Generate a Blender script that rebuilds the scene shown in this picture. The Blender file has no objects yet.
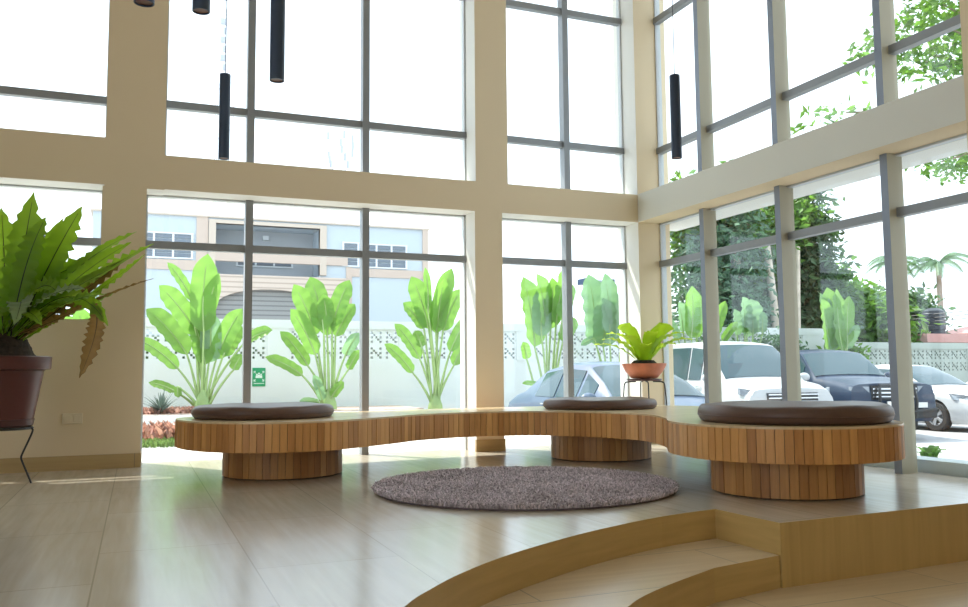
import bpy, bmesh, math, random
from mathutils import Vector, Matrix
random.seed(7)
PI = math.pi
scene = bpy.context.scene
COL = scene.collection

# ------------------------------------------------------------------ helpers
def tag(o, label=None, cat=None, group=None, kind=None):
    if label: o['label'] = label
    if cat: o['category'] = cat
    if group: o['group'] = group
    if kind: o['kind'] = kind
    return o

def empty(name, loc=(0, 0, 0), rz=0.0, label=None, cat=None, group=None, kind=None):
    o = bpy.data.objects.new(name, None)
    COL.objects.link(o)
    o.location = loc
    o.rotation_euler = (0, 0, rz)
    o.empty_display_size = 0.1
    return tag(o, label, cat, group, kind)

def mesh_obj(name, bm, mat, parent=None, smooth=0.0, bevel=0.0):
    if bevel > 0:
        bmesh.ops.bevel(bm, geom=[e for e in bm.edges], offset=bevel, segments=2, affect='EDGES', profile=0.5)
    bm.normal_update()
    me = bpy.data.meshes.new(name)
    if smooth > 0:
        for f in bm.faces: f.smooth = True
        for e in bm.edges:
            if len(e.link_faces) == 2:
                e.smooth = e.calc_face_angle(0.0) < smooth
            else:
                e.smooth = False
    bm.to_mesh(me)
    bm.free()
    mats = mat if isinstance(mat, (list, tuple)) else [mat]
    for m in mats: me.materials.append(m)
    o = bpy.data.objects.new(name, me)
    COL.objects.link(o)
    if parent: o.parent = parent
    return o

def BM(): return bmesh.new()

def add_box(bm, x0, x1, y0, y1, z0, z1, M=None, mi=0):
    co = [(x0,y0,z0),(x1,y0,z0),(x1,y1,z0),(x0,y1,z0),(x0,y0,z1),(x1,y0,z1),(x1,y1,z1),(x0,y1,z1)]
    vs = [bm.verts.new(M @ Vector(c) if M else c) for c in co]
    for q in ((0,3,2,1),(4,5,6,7),(0,1,5,4),(1,2,6,5),(2,3,7,6),(3,0,4,7)):
        f = bm.faces.new([vs[i] for i in q]); f.material_index = mi
    return vs

def add_prism(bm, pts, z0, z1, cap=True):
    n = len(pts)
    a = [bm.verts.new((p[0], p[1], z0)) for p in pts]
    b = [bm.verts.new((p[0], p[1], z1)) for p in pts]
    for i in range(n):
        j = (i+1) % n
        bm.faces.new((a[i], a[j], b[j], b[i]))
    if cap:
        bm.faces.new(b); bm.faces.new(list(reversed(a)))

def add_lathe(bm, prof, seg=32, cx=0, cy=0, wob=None):
    rings = []
    for r, z in prof:
        if r < 1e-5:
            rings.append([bm.verts.new((cx, cy, z))])
        else:
            ring = []
            for k in range(seg):
                a = 2*PI*k/seg
                rr = r if wob is None else r*wob(a, z)
                ring.append(bm.verts.new((cx+rr*math.cos(a), cy+rr*math.sin(a), z)))
            rings.append(ring)
    for A, B in zip(rings, rings[1:]):
        if len(A) == 1 and len(B) == 1: continue
        if len(A) == 1:
            for k in range(seg): bm.faces.new((A[0], B[k], B[(k+1) % seg]))
        elif len(B) == 1:
            for k in range(seg): bm.faces.new((A[k], B[0], A[(k+1) % seg]))
        else:
            for k in range(seg):
                bm.faces.new((A[k], B[k], B[(k+1) % seg], A[(k+1) % seg]))
    bmesh.ops.recalc_face_normals(bm, faces=bm.faces)

def add_tube(bm, pts, rad, seg=8, cap=True):
    pts = [Vector(p) for p in pts]
    n = len(pts)
    rs = rad if isinstance(rad, (list, tuple)) else [rad]*n
    prev = None; rings = []
    for i, p in enumerate(pts):
        t = (pts[min(i+1, n-1)] - pts[max(i-1, 0)]).normalized()
        if prev is None:
            ref = Vector((0, 0, 1)) if abs(t.z) < 0.9 else Vector((1, 0, 0))
            u = t.cross(ref).normalized()
        else:
            u = (prev - t*prev.dot(t)).normalized()
        prev = u
        v = t.cross(u)
        rings.append([bm.verts.new(p + (u*math.cos(2*PI*k/seg) + v*math.sin(2*PI*k/seg))*rs[i]) for k in range(seg)])
    for A, B in zip(rings, rings[1:]):
        for k in range(seg):
            bm.faces.new((A[k], A[(k+1) % seg], B[(k+1) % seg], B[k]))
    if cap:
        bm.faces.new(list(reversed(rings[0]))); bm.faces.new(rings[-1])

def catmull(pts, per=8, closed=True):
    out = []; n = len(pts)
    P = [Vector((p[0], p[1], p[2] if len(p) > 2 else 0)) for p in pts]
    rng = range(n) if closed else range(n-1)
    for i in rng:
        if closed: p0, p1, p2, p3 = P[i-1], P[i], P[(i+1) % n], P[(i+2) % n]
        else: p0, p1, p2, p3 = P[max(i-1, 0)], P[i], P[i+1], P[min(i+2, n-1)]
        for k in range(per):
            t = k/per
            out.append(0.5*((2*p1) + (p2-p0)*t + (2*p0-5*p1+4*p2-p3)*t*t + (3*p1-p0-3*p2+p3)*t**3))
    if not closed: out.append(P[-1])
    return out

def resample(pts, step, closed=True):
    L = pts + [pts[0]] if closed else pts
    tot = sum((b-a).length for a, b in zip(L, L[1:]))
    n = max(3, round(tot/step)); d = tot/n
    out = []; acc = 0.0; nxt = 0.0
    for a, b in zip(L, L[1:]):
        l = (b-a).length
        while nxt <= acc + l + 1e-9 and len(out) < n:
            out.append(a.lerp(b, (nxt-acc)/l if l > 1e-9 else 0)); nxt += d
        acc += l
    return out

def bez(p0, p1, p2, n):
    p0, p1, p2 = Vector(p0), Vector(p1), Vector(p2)
    return [(1-t)**2*p0 + 2*t*(1-t)*p1 + t*t*p2 for t in [i/n for i in range(n+1)]]

# ------------------------------------------------------------------ materials
def newmat(name):
    m = bpy.data.materials.new(name); m.use_nodes = True
    nt = m.node_tree
    return m, nt, nt.nodes['Principled BSDF']

def mat(name, col, rough=0.5, metal=0.0, spec=0.5, var=0.0, nscale=8.0, stretch=(1, 1, 1), bump=0.0, bscale=60.0, coat=0.0, col2=None):
    m, nt, b = newmat(name)
    b.inputs['Base Color'].default_value = (*col, 1)
    b.inputs['Roughness'].default_value = rough
    b.inputs['Metallic'].default_value = metal
    b.inputs['Specular IOR Level'].default_value = spec
    if coat:
        b.inputs['Coat Weight'].default_value = coat
        b.inputs['Coat Roughness'].default_value = 0.08
    if var > 0 or bump > 0 or col2:
        tc = nt.nodes.new('ShaderNodeTexCoord'); mp = nt.nodes.new('ShaderNodeMapping')
        mp.inputs['Scale'].default_value = stretch
        nt.links.new(tc.outputs['Object'], mp.inputs['Vector'])
        if var > 0 or col2:
            nz = nt.nodes.new('ShaderNodeTexNoise'); nz.inputs['Scale'].default_value = nscale; nz.inputs['Detail'].default_value = 5
            nt.links.new(mp.outputs[0], nz.inputs['Vector'])
            rp = nt.nodes.new('ShaderNodeValToRGB')
            c2 = col2 or tuple(min(1, c*(1+var)) for c in col)
            c1 = tuple(c*(1-var) for c in col) if not col2 else col
            rp.color_ramp.elements[0].color = (*c1, 1); rp.color_ramp.elements[1].color = (*c2, 1)
            rp.color_ramp.elements[0].position = 0.3; rp.color_ramp.elements[1].position = 0.7
            nt.links.new(nz.outputs['Fac'], rp.inputs['Fac']); nt.links.new(rp.outputs[0], b.inputs['Base Color'])
        if bump > 0:
            n2 = nt.nodes.new('ShaderNodeTexNoise'); n2.inputs['Scale'].default_value = bscale; n2.inputs['Detail'].default_value = 4
            nt.links.new(mp.outputs[0], n2.inputs['Vector'])
            bp = nt.nodes.new('ShaderNodeBump'); bp.inputs['Strength'].default_value = bump; bp.inputs['Distance'].default_value = 0.01
            nt.links.new(n2.outputs['Fac'], bp.inputs['Height']); nt.links.new(bp.outputs[0], b.inputs['Normal'])
    return m

def leafmat(name, col, tcol, trans=0.45, var=0.25, rough=0.45, nscale=3.0):
    m, nt, b = newmat(name)
    out = nt.nodes['Material Output']
    geo = nt.nodes.new('ShaderNodeNewGeometry')
    tc = nt.nodes.new('ShaderNodeTexCoord')
    nz = nt.nodes.new('ShaderNodeTexNoise'); nz.inputs['Scale'].default_value = nscale
    nt.links.new(tc.outputs['Object'], nz.inputs['Vector'])
    add = nt.nodes.new('ShaderNodeMath'); add.operation = 'ADD'
    nt.links.new(geo.outputs['Random Per Island'], add.inputs[0]); nt.links.new(nz.outputs['Fac'], add.inputs[1])
    hf = nt.nodes.new('ShaderNodeMath'); hf.operation = 'MULTIPLY'; hf.inputs[1].default_value = 0.5
    nt.links.new(add.outputs[0], hf.inputs[0])
    def ramp(c):
        r = nt.nodes.new('ShaderNodeValToRGB')
        r.color_ramp.elements[0].color = (*[x*(1-var) for x in c], 1); r.color_ramp.elements[1].color = (*[min(1, x*(1+var)) for x in c], 1)
        r.color_ramp.elements[0].position = 0.2; r.color_ramp.elements[1].position = 0.8
        nt.links.new(hf.outputs[0], r.inputs['Fac']); return r
    r1 = ramp(col); r2 = ramp(tcol)
    nt.links.new(r1.outputs[0], b.inputs['Base Color'])
    b.inputs['Roughness'].default_value = rough
    b.inputs['Specular IOR Level'].default_value = 0.4
    tr = nt.nodes.new('ShaderNodeBsdfTranslucent'); nt.links.new(r2.outputs[0], tr.inputs['Color'])
    mx = nt.nodes.new('ShaderNodeMixShader'); mx.inputs[0].default_value = trans
    nt.links.new(b.outputs[0], mx.inputs[1]); nt.links.new(tr.outputs[0], mx.inputs[2]); nt.links.new(mx.outputs[0], out.inputs['Surface'])
    return m

def glassmat(name, tint=(0.97, 0.99, 0.98), ior=1.45, rough=0.0):
    m, nt, b = newmat(name)
    nt.nodes.remove(b)
    out = nt.nodes['Material Output']
    t = nt.nodes.new('ShaderNodeBsdfTransparent'); t.inputs['Color'].default_value = (*tint, 1)
    g = nt.nodes.new('ShaderNodeBsdfGlossy'); g.inputs['Roughness'].default_value = rough
    lw = nt.nodes.new('ShaderNodeLayerWeight'); lw.inputs['Blend'].default_value = 0.5
    pw = nt.nodes.new('ShaderNodeMath'); pw.operation = 'POWER'; pw.inputs[1].default_value = 5.0
    nt.links.new(lw.outputs['Facing'], pw.inputs[0])
    fr = nt.nodes.new('ShaderNodeMath'); fr.operation = 'MULTIPLY_ADD'; fr.inputs[1].default_value = 0.94; fr.inputs[2].default_value = 0.035
    nt.links.new(pw.outputs[0], fr.inputs[0])
    mx = nt.nodes.new('ShaderNodeMixShader')
    nt.links.new(fr.outputs[0], mx.inputs[0]); nt.links.new(t.outputs[0], mx.inputs[1]); nt.links.new(g.outputs[0], mx.inputs[2])
    nt.links.new(mx.outputs[0], out.inputs['Surface'])
    return m

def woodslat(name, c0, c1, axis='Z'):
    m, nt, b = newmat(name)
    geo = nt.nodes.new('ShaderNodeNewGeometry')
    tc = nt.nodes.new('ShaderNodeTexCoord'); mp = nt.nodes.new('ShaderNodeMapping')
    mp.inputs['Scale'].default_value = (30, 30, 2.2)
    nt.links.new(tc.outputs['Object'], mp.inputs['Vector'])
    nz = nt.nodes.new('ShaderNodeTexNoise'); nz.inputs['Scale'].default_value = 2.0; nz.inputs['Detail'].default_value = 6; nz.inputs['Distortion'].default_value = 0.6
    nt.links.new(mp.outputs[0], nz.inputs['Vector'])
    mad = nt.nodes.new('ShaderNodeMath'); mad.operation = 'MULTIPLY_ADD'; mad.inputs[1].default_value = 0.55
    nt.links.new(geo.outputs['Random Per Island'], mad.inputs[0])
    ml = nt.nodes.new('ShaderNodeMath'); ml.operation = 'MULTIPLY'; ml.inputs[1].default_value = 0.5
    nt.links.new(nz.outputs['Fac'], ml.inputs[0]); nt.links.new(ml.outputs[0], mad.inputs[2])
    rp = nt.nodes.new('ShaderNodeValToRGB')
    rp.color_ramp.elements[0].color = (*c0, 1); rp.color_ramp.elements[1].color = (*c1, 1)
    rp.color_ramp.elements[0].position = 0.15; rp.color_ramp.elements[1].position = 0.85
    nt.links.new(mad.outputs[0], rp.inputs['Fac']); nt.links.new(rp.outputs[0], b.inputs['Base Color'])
    b.inputs['Roughness'].default_value = 0.45
    return m

def tilemat(name, base, dark, joint, rough=0.22, bw=1.06, rh=0.53, off=(0, 0), rot=PI/2, grain=(26, 1.6, 26), spec=0.5):
    m, nt, b = newmat(name)
    tc = nt.nodes.new('ShaderNodeTexCoord')
    mp = nt.nodes.new('ShaderNodeMapping'); mp.inputs['Location'].default_value = (*off, 0); mp.inputs['Rotation'].default_value = (0, 0, rot)
    nt.links.new(tc.outputs['Object'], mp.inputs['Vector'])
    br = nt.nodes.new('ShaderNodeTexBrick')
    br.inputs['Scale'].default_value = 1.0; br.inputs['Brick Width'].default_value = bw; br.inputs['Row Height'].default_value = rh
    br.inputs['Mortar Size'].default_value = 0.003; br.inputs['Mortar Smooth'].default_value = 0.1
    br.inputs['Color1'].default_value = (0, 0, 0, 1); br.inputs['Color2'].default_value = (1, 1, 1, 1); br.inputs['Mortar'].default_value = (0.5, 0.5, 0.5, 1)
    nt.links.new(mp.outputs[0], br.inputs['Vector'])
    m2 = nt.nodes.new('ShaderNodeMapping'); m2.inputs['Scale'].default_value = grain
    nt.links.new(tc.outputs['Object'], m2.inputs['Vector'])
    nz = nt.nodes.new('ShaderNodeTexNoise'); nz.inputs['Scale'].default_value = 1.0; nz.inputs['Detail'].default_value = 6; nz.inputs['Distortion'].default_value = 0.4
    nt.links.new(m2.outputs[0], nz.inputs['Vector'])
    n2 = nt.nodes.new('ShaderNodeTexNoise'); n2.inputs['Scale'].default_value = 1.3; n2.inputs['Detail'].default_value = 3
    nt.links.new(tc.outputs['Object'], n2.inputs['Vector'])
    a1 = nt.nodes.new('ShaderNodeMath'); a1.operation = 'MULTIPLY_ADD'; a1.inputs[1].default_value = 0.6
    a2 = nt.nodes.new('ShaderNodeMath'); a2.operation = 'MULTIPLY'; a2.inputs[1].default_value = 0.25
    nt.links.new(n2.outputs['Fac'], a2.inputs[0]); nt.links.new(nz.outputs['Fac'], a1.inputs[0]); nt.links.new(a2.outputs[0], a1.inputs[2])
    sp = nt.nodes.new('ShaderNodeSeparateColor'); nt.links.new(br.outputs['Color'], sp.inputs[0])
    a3 = nt.nodes.new('ShaderNodeMath'); a3.operation = 'MULTIPLY_ADD'; a3.inputs[1].default_value = 0.15
    nt.links.new(sp.outputs[0], a3.inputs[0]); nt.links.new(a1.outputs[0], a3.inputs[2])
    rp = nt.nodes.new('ShaderNodeValToRGB'); rp.color_ramp.elements[0].color = (*dark, 1); rp.color_ramp.elements[1].color = (*base, 1)
    rp.color_ramp.elements[0].position = 0.25; rp.color_ramp.elements[1].position = 0.7
    nt.links.new(a3.outputs[0], rp.inputs['Fac'])
    mx = nt.nodes.new('ShaderNodeMix'); mx.data_type = 'RGBA'
    nt.links.new(br.outputs['Fac'], mx.inputs['Factor']); nt.links.new(rp.outputs[0], mx.inputs['A']); mx.inputs['B'].default_value = (*joint, 1)
    nt.links.new(mx.outputs['Result'], b.inputs['Base Color'])
    b.inputs['Roughness'].default_value = rough
    b.inputs['Specular IOR Level'].default_value = spec
    return m

M = {}
M['paint'] = mat('warm_beige_paint', (0.75, 0.625, 0.435), 0.75, spec=0.25, bump=0.05, bscale=120)
M['beam_sky_tint'] = mat('beam_face_skylight', (0.70, 0.70, 0.64), 0.7, spec=0.25)
M['white_and_sunlit'] = mat('white_and_sunlit', (0.80, 0.79, 0.75), 0.7, spec=0.3)  # plain white parts, and reveals whose sunlight is put into the colour
M['ceiling'] = mat('ceiling_white', (0.82, 0.80, 0.76), 0.8)
M['floor'] = tilemat('travertine_floor', (0.60, 0.54, 0.45), (0.44, 0.38, 0.29), (0.38, 0.33, 0.26), rough=0.2, off=(0.0, 0.12), spec=1.0)
M['riser'] = tilemat('travertine_riser', (0.64, 0.445, 0.175), (0.46, 0.305, 0.11), (0.28, 0.2, 0.11), rough=0.35, bw=50, rh=50, grain=(22, 22, 1.2))
M['riser_h'] = tilemat('travertine_curb', (0.64, 0.445, 0.175), (0.46, 0.305, 0.11), (0.28, 0.2, 0.11), rough=0.35, bw=50, rh=50, grain=(2.5, 2.5, 30))
M['skirting'] = tilemat('travertine_skirting', (0.50, 0.36, 0.17), (0.38, 0.26, 0.115), (0.25, 0.19, 0.12), rough=0.3, bw=50, rh=50, grain=(2, 2, 40))
M['alu'] = mat('grey_aluminium', (0.27, 0.285, 0.30), 0.45, metal=0.25, spec=0.5)
M['alu_cool'] = mat('blue_grey_aluminium', (0.24, 0.275, 0.34), 0.45, metal=0.2)
M['mull_warm_glow'] = mat('mullion_warm_reflection', (0.36, 0.325, 0.235), 0.6)  # warm room reflection on the mullion sides, put into the colour
M['alu_light'] = mat('pale_aluminium', (0.55, 0.58, 0.60), 0.5)
M['alu_warm'] = mat('bronze_grey_aluminium', (0.30, 0.28, 0.25), 0.5, metal=0.2)
M['glass'] = glassmat('window_glass')
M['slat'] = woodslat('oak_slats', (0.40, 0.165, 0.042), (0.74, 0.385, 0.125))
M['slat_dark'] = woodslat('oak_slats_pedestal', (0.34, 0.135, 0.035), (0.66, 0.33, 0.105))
M['oak_top'] = mat('oak_board', (0.70, 0.53, 0.32), 0.22, var=0.12, nscale=3, stretch=(1.5, 12, 1))
M['core'] = mat('dark_core', (0.08, 0.045, 0.02), 0.8)
M['leather'] = mat('brown_leather', (0.115, 0.062, 0.043), 0.42, var=0.15, nscale=5, bump=0.12, bscale=45)
M['piping'] = mat('brown_piping', (0.085, 0.045, 0.032), 0.5)
M['rug'] = leafmat('rug_pile', (0.70, 0.585, 0.625), (0.55, 0.44, 0.47), trans=0.1, var=0.5, rough=0.9)
M['rug_base'] = mat('rug_backing', (0.30, 0.24, 0.26), 0.95)
M['black'] = mat('navy_black_metal', (0.030, 0.055, 0.105), 0.45)
M['wire'] = mat('black_cable', (0.02, 0.02, 0.02), 0.5)
M['lens'] = mat('copper_lens', (0.22, 0.10, 0.07), 0.4)
M['black_iron'] = mat('black_iron', (0.012, 0.012, 0.012), 0.45)
M['maroon'] = mat('maroon_plastic', (0.090, 0.022, 0.017), 0.4, var=0.12, nscale=4)
M['saucer'] = mat('maroon_saucer', (0.075, 0.026, 0.024), 0.4)
M['terracotta'] = mat('terracotta', (0.56, 0.19, 0.10), 0.6, var=0.2, nscale=10)
M['soil'] = mat('root_fibre', (0.035, 0.022, 0.013), 0.95, var=0.5, nscale=30, bump=0.8, bscale=40)
M['fern'] = leafmat('fern_leaf', (0.135, 0.25, 0.02), (0.36, 0.58, 0.025), trans=0.42, var=0.3, nscale=5)
M['fern_rib'] = mat('fern_midrib', (0.03, 0.035, 0.008), 0.6)
M['fern_grey'] = leafmat('fern_leaf_pale', (0.22, 0.30, 0.15), (0.25, 0.40, 0.08), trans=0.3, var=0.3, nscale=6)
M['fern_dead'] = leafmat('fern_leaf_dead', (0.22, 0.125, 0.04), (0.35, 0.20, 0.05), trans=0.3, var=0.5, nscale=9)
M['fern_sunlit'] = leafmat('small_fern_leaf', (0.30, 0.47, 0.03), (0.55, 0.75, 0.03), trans=0.5, var=0.25, nscale=8)  # lime tone: sun on the small fern put into its leaf colour
M['ravenala'] = leafmat('banana_leaf', (0.15, 0.29, 0.07), (0.26, 0.50, 0.085), trans=0.5, var=0.25, nscale=2)
M['ravenala_b'] = leafmat('banana_leaf_bluish', (0.19, 0.31, 0.18), (0.25, 0.45, 0.20), trans=0.45, var=0.2, nscale=2)
M['stalk'] = mat('leaf_stalk', (0.26, 0.38, 0.14), 0.5, var=0.2, nscale=4)
M['stalk_dry'] = mat('dry_stalk', (0.30, 0.24, 0.16), 0.7)
M['tree_dark'] = leafmat('tree_leaf_dark', (0.070, 0.125, 0.070), (0.13, 0.26, 0.06), trans=0.3, var=0.5, nscale=0.7)
M['tree_mid'] = leafmat('tree_leaf_mid', (0.10, 0.20, 0.045), (0.20, 0.40, 0.045), trans=0.4, var=0.45, nscale=0.7)
M['tree_teal'] = leafmat('tree_leaf_blue_green', (0.10, 0.18, 0.12), (0.14, 0.29, 0.12), trans=0.35, var=0.4, nscale=0.7)
M['palm'] = leafmat('palm_leaf', (0.10, 0.18, 0.09), (0.13, 0.26, 0.08), trans=0.3, var=0.3)
M['bark'] = mat('bark', (0.34, 0.27, 0.20), 0.85, var=0.3, nscale=3, stretch=(3, 3, 0.6))
M['bark_pale'] = mat('pale_bark', (0.55, 0.47, 0.38), 0.85, var=0.2, nscale=3)
M['grass'] = leafmat('grass_blades', (0.16, 0.24, 0.09), (0.20, 0.32, 0.08), trans=0.4, var=0.4)
M['flower'] = leafmat('red_bedding_leaf', (0.50, 0.28, 0.24), (0.5, 0.28, 0.2), trans=0.4, var=0.6)
M['spiky'] = leafmat('spiky_leaf', (0.10, 0.14, 0.13), (0.10, 0.16, 0.10), trans=0.2, var=0.4)
M['plaza'] = mat('pale_paving', (0.66, 0.66, 0.64), 0.8, var=0.06, nscale=1.2)
M['asphalt'] = mat('lot_paving', (0.40, 0.395, 0.40), 0.85, var=0.12, nscale=2.5)
M['kerb'] = mat('kerb_concrete', (0.55, 0.60, 0.60), 0.8)
M['pebble'] = mat('bed_soil', (0.50, 0.38, 0.32), 0.9, var=0.4, nscale=6)
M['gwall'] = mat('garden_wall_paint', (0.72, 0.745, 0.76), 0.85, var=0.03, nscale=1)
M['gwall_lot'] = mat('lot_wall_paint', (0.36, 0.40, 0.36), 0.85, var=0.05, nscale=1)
M['facade'] = mat('pale_blue_render', (0.50, 0.56, 0.61), 0.85)
M['facade_pink'] = mat('pink_beige_render', (0.56, 0.45, 0.38), 0.85)
M['facade_trim'] = mat('cream_render', (0.58, 0.49, 0.41), 0.85)
M['facade_grey'] = mat('grey_render', (0.46, 0.48, 0.51), 0.85)
M['winframe'] = mat('white_window_frame', (0.7, 0.72, 0.74), 0.5)
M['louvre'] = mat('dark_louvre', (0.16, 0.19, 0.23), 0.3)
M['sign_green'] = mat('sign_green', (0.01, 0.30, 0.13), 0.5)
M['sign_white'] = mat('sign_white', (0.75, 0.85, 0.80), 0.5)
M['roof_pink'] = mat('pink_roof_sheet', (0.52, 0.27, 0.24), 0.7, var=0.1, nscale=2)
M['tank'] = mat('black_tank', (0.03, 0.035, 0.045), 0.4)
M['mast'] = mat('mast_steel', (0.42, 0.44, 0.50), 0.6)
M['panel'] = mat('dark_panel', (0.03, 0.06, 0.12), 0.4)
M['car_white'] = mat('white_car_paint', (0.46, 0.475, 0.49), 0.35, coat=0.15)
M['car_navy'] = mat('navy_car_paint', (0.020, 0.036, 0.07), 0.35, spec=0.35, coat=0.1)
M['car_blue'] = mat('grey_blue_car_paint', (0.085, 0.125, 0.20), 0.35, spec=0.35, coat=0.15)
M['car_glass'] = mat('car_glass', (0.035, 0.07, 0.085), 0.08, spec=0.45)
M['tyre'] = mat('tyre_rubber', (0.025, 0.025, 0.027), 0.8)
M['rim'] = mat('alloy_rim', (0.55, 0.57, 0.60), 0.35, metal=0.6)
M['car_black'] = mat('car_black_trim', (0.02, 0.022, 0.025), 0.5)
M['chrome'] = mat('chrome', (0.6, 0.62, 0.65), 0.2, metal=0.9)
M['lamp'] = mat('headlamp_glass', (0.24, 0.27, 0.31), 0.15, spec=0.6)
M['plate'] = mat('plate_white', (0.7, 0.7, 0.68), 0.5)
M['socket'] = mat('socket_plastic', (0.74, 0.645, 0.48), 0.5)

# ------------------------------------------------------------------ camera
H = 0.68
cam = bpy.data.cameras.new('camera')
cam.sensor_width = 36.0
cam.sensor_fit = 'HORIZONTAL'
cam.lens = 850.0/968.0*36.0
cam.clip_start = 0.05; cam.clip_end = 500
camo = bpy.data.objects.new('camera', cam); COL.objects.link(camo)
yw, pt, rl = math.radians(22.2), math.radians(4.85), math.radians(0.5)
fwd = Vector((math.sin(yw)*math.cos(pt), math.cos(yw)*math.cos(pt), math.sin(pt)))
right = Vector((math.cos(yw), -math.sin(yw), 0)); down = fwd.cross(right)
r2 = right*math.cos(rl) + down*math.sin(rl); d2 = -right*math.sin(rl) + down*math.cos(rl)
R3 = Matrix((r2, -d2, -fwd)).transposed()
camo.matrix_world = Matrix.Translation((0, 0, H)) @ R3.to_4x4()
scene.camera = camo

# ------------------------------------------------------------------ light
w = bpy.data.worlds.new('sky'); scene.world = w; w.use_nodes = True
bg = w.node_tree.nodes['Background']
bg.inputs['Color'].default_value = (0.82, 0.94, 1.08, 1); bg.inputs['Strength'].default_value = 1.15
sl = bpy.data.lights.new('sun', 'SUN'); sl.energy = 3.6; sl.angle = math.radians(0.6); sl.color = (1.0, 0.95, 0.86)
so = bpy.data.objects.new('sun', sl); COL.objects.link(so)
sd = Vector((0.36, -0.58, -1.0)).normalized()
so.rotation_euler = sd.to_track_quat('-Z', 'Y').to_euler()
so.location = (-6, 20, 20)

# ------------------------------------------------------------------ room shell
YA, YG, YO = 7.15, 7.42, 7.55       # inside face, glass and outside face of the back wall
XI, XG, XO = 4.58, 4.86, 4.95       # same for the right wall
ZT = 5.0; CZ = 5.4

def struct(name, bm, m, parent=None, **k):
    o = mesh_obj(name, bm, m, parent, **k)
    if parent is None: o['kind'] = 'structure'
    return o

# platform floor with the curved front edge
edge = [(2.728, 3.142), (2.716, 3.598)]
curve = [(2.716, 3.598), (2.347, 3.52), (1.901, 3.345), (1.572, 3.175), (1.282, 2.995), (1.048, 2.81), (0.883, 2.645), (0.758, 2.495), (0.52, 2.12), (0.36, 1.6), (0.27, 0.9), (0.25, 0.0)]
crv = [(p.x, p.y) for p in catmull(curve, 5, closed=False)]
poly = [(XO, 3.25), (XO, YO), (-5.0, YO), (-5.0, -5.0), (0.25, -5.0)] + list(reversed(crv)) + [(2.728, 3.142)]
bm = BM(); add_prism(bm, poly, -0.30, 0.0)
for f in bm.faces:
    c = f.calc_center_median()
    if abs(f.normal.z) < 0.5:
        f.material_index = 1 if c.y < 3.3 and c.x > 2.73 else 2
bm.normal_update()
for f in bm.faces:
    if abs(f.normal.z) < 0.5:
        c = f.calc_center_median(); f.material_index = 1 if (c.x > 2.75 and c.y < 3.4) else 2
    else: f.material_index = 0
bmesh.ops.recalc_face_normals(bm, faces=bm.faces)
struct('floor', bm, [M['floor'], M['riser'], M['riser_h']])
bm = BM(); add_prism(bm, [(0.05, -5.0), (XO, -5.0), (XO, 3.45), (0.05, 3.45)], -0.42, -0.29)
bmesh.ops.recalc_face_normals(bm, faces=bm.faces)
M['floor2'] = tilemat('travertine_floor_low', (0.70, 0.56, 0.37), (0.53, 0.40, 0.24), (0.30, 0.25, 0.18), rough=0.3, off=(0.2, 0.3), rot=0.0, grain=(1.6, 26, 26))
struct('floor_lower', bm, M['floor2'])
# one step between the two levels
oc = [(2.722, 3.148), (2.297, 3.063), (1.866, 2.848), (1.62, 2.67), (1.36, 2.38), (1.17, 2.0), (1.05, 1.5), (0.98, 0.8), (0.96, 0.0)]
o_c = [(2.722, 3.148), (2.297, 3.063)] + [(p.x, p.y) for p in catmull(oc[1:], 5, closed=False)][1:]
inner = [(2.72, 3.59)] + [(x-0.02, y+0.02) for x, y in crv[1:]]
tp = o_c + [(0.96, -5.0), (0.24, -5.0)] + list(reversed(inner))
bm = BM(); add_prism(bm, tp, -0.295, -0.145)
bmesh.ops.recalc_face_normals(bm, faces=bm.faces)
for f in bm.faces: f.material_index = 0 if abs(f.normal.z) > 0.5 else 1
struct('stair_step', bm, [M['floor2'], M['riser_h']])

# back wall: pillars, beam, sill wall, head
bm = BM()
add_box(bm, -5.0, -2.3, YA, YO, 0, CZ)
add_box(bm, -2.3, -0.28, YA, YO, 0, 1.135)
add_box(bm, -0.28, 0.04, YA, YO, 0, 2.18)
add_box(bm, -2.3, -0.267, YA, YO, 2.19, 2.565)
add_box(bm, -0.267, 0.169, YA, YO, 2.18, CZ)
add_box(bm, 0.169, XI, YA, YO, 2.185, 2.462)
add_box(bm, 2.835, 3.107, YA, YO, 0, 2.185)
add_box(bm, 2.846, 3.17, YA, YO, 2.462, CZ)
add_box(bm, -2.3, XI, YA, YO, ZT, CZ)
bm.normal_update()
for f in bm.faces:
    c = f.calc_center_median()
    if abs(f.normal.y) < 0.5 and c.y > YA and c.z > 0.3: f.material_index = 1  # reveals whitened to carry the sunlight in their colour
struct('wall_back', bm, [M['paint'], M['white_and_sunlit']])
# right wall: corner column, beam, head, far pillar
bm = BM()
add_box(bm, XI, XO, YA, YO, 0, CZ)
add_box(bm, XI, XO-0.01, 3.53, YA, 2.185, 2.465)
add_box(bm, XI, XO, 3.27, 3.53, 0, CZ)
add_box(bm, XI, XO-0.01, 3.53, YA, ZT, CZ)
add_box(bm, XI, XO, -5.0, 3.27, -0.29, CZ)
bm.normal_update()
for f in bm.faces:
    c = f.calc_center_median()
    if f.normal.x < -0.5 and 2.1 < c.z < 2.5: f.material_index = 1  # bluish daylight on the beam face put into its colour
    if f.normal.x < -0.5 and c.y > YA: f.material_index = 2  # column reveal whitened, its sunlight painted in
struct('wall_right', bm, [M['paint'], M['beam_sky_tint'], M['white_and_sunlit']])
bm = BM()
add_box(bm, -5.15, -5.0, 1.4, YO, 0, CZ); add_box(bm, -5.15, -5.0, -5.0, -4.4, 0, CZ); add_box(bm, -5.15, -5.0, -4.4, 1.4, 3.3, CZ); add_box(bm, -5.15, -5.0, -4.4, 1.4, 0, 0.12)  # unseen wide opening added here to let in fill daylight
struct('wall_left', bm, M['paint'])
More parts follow.
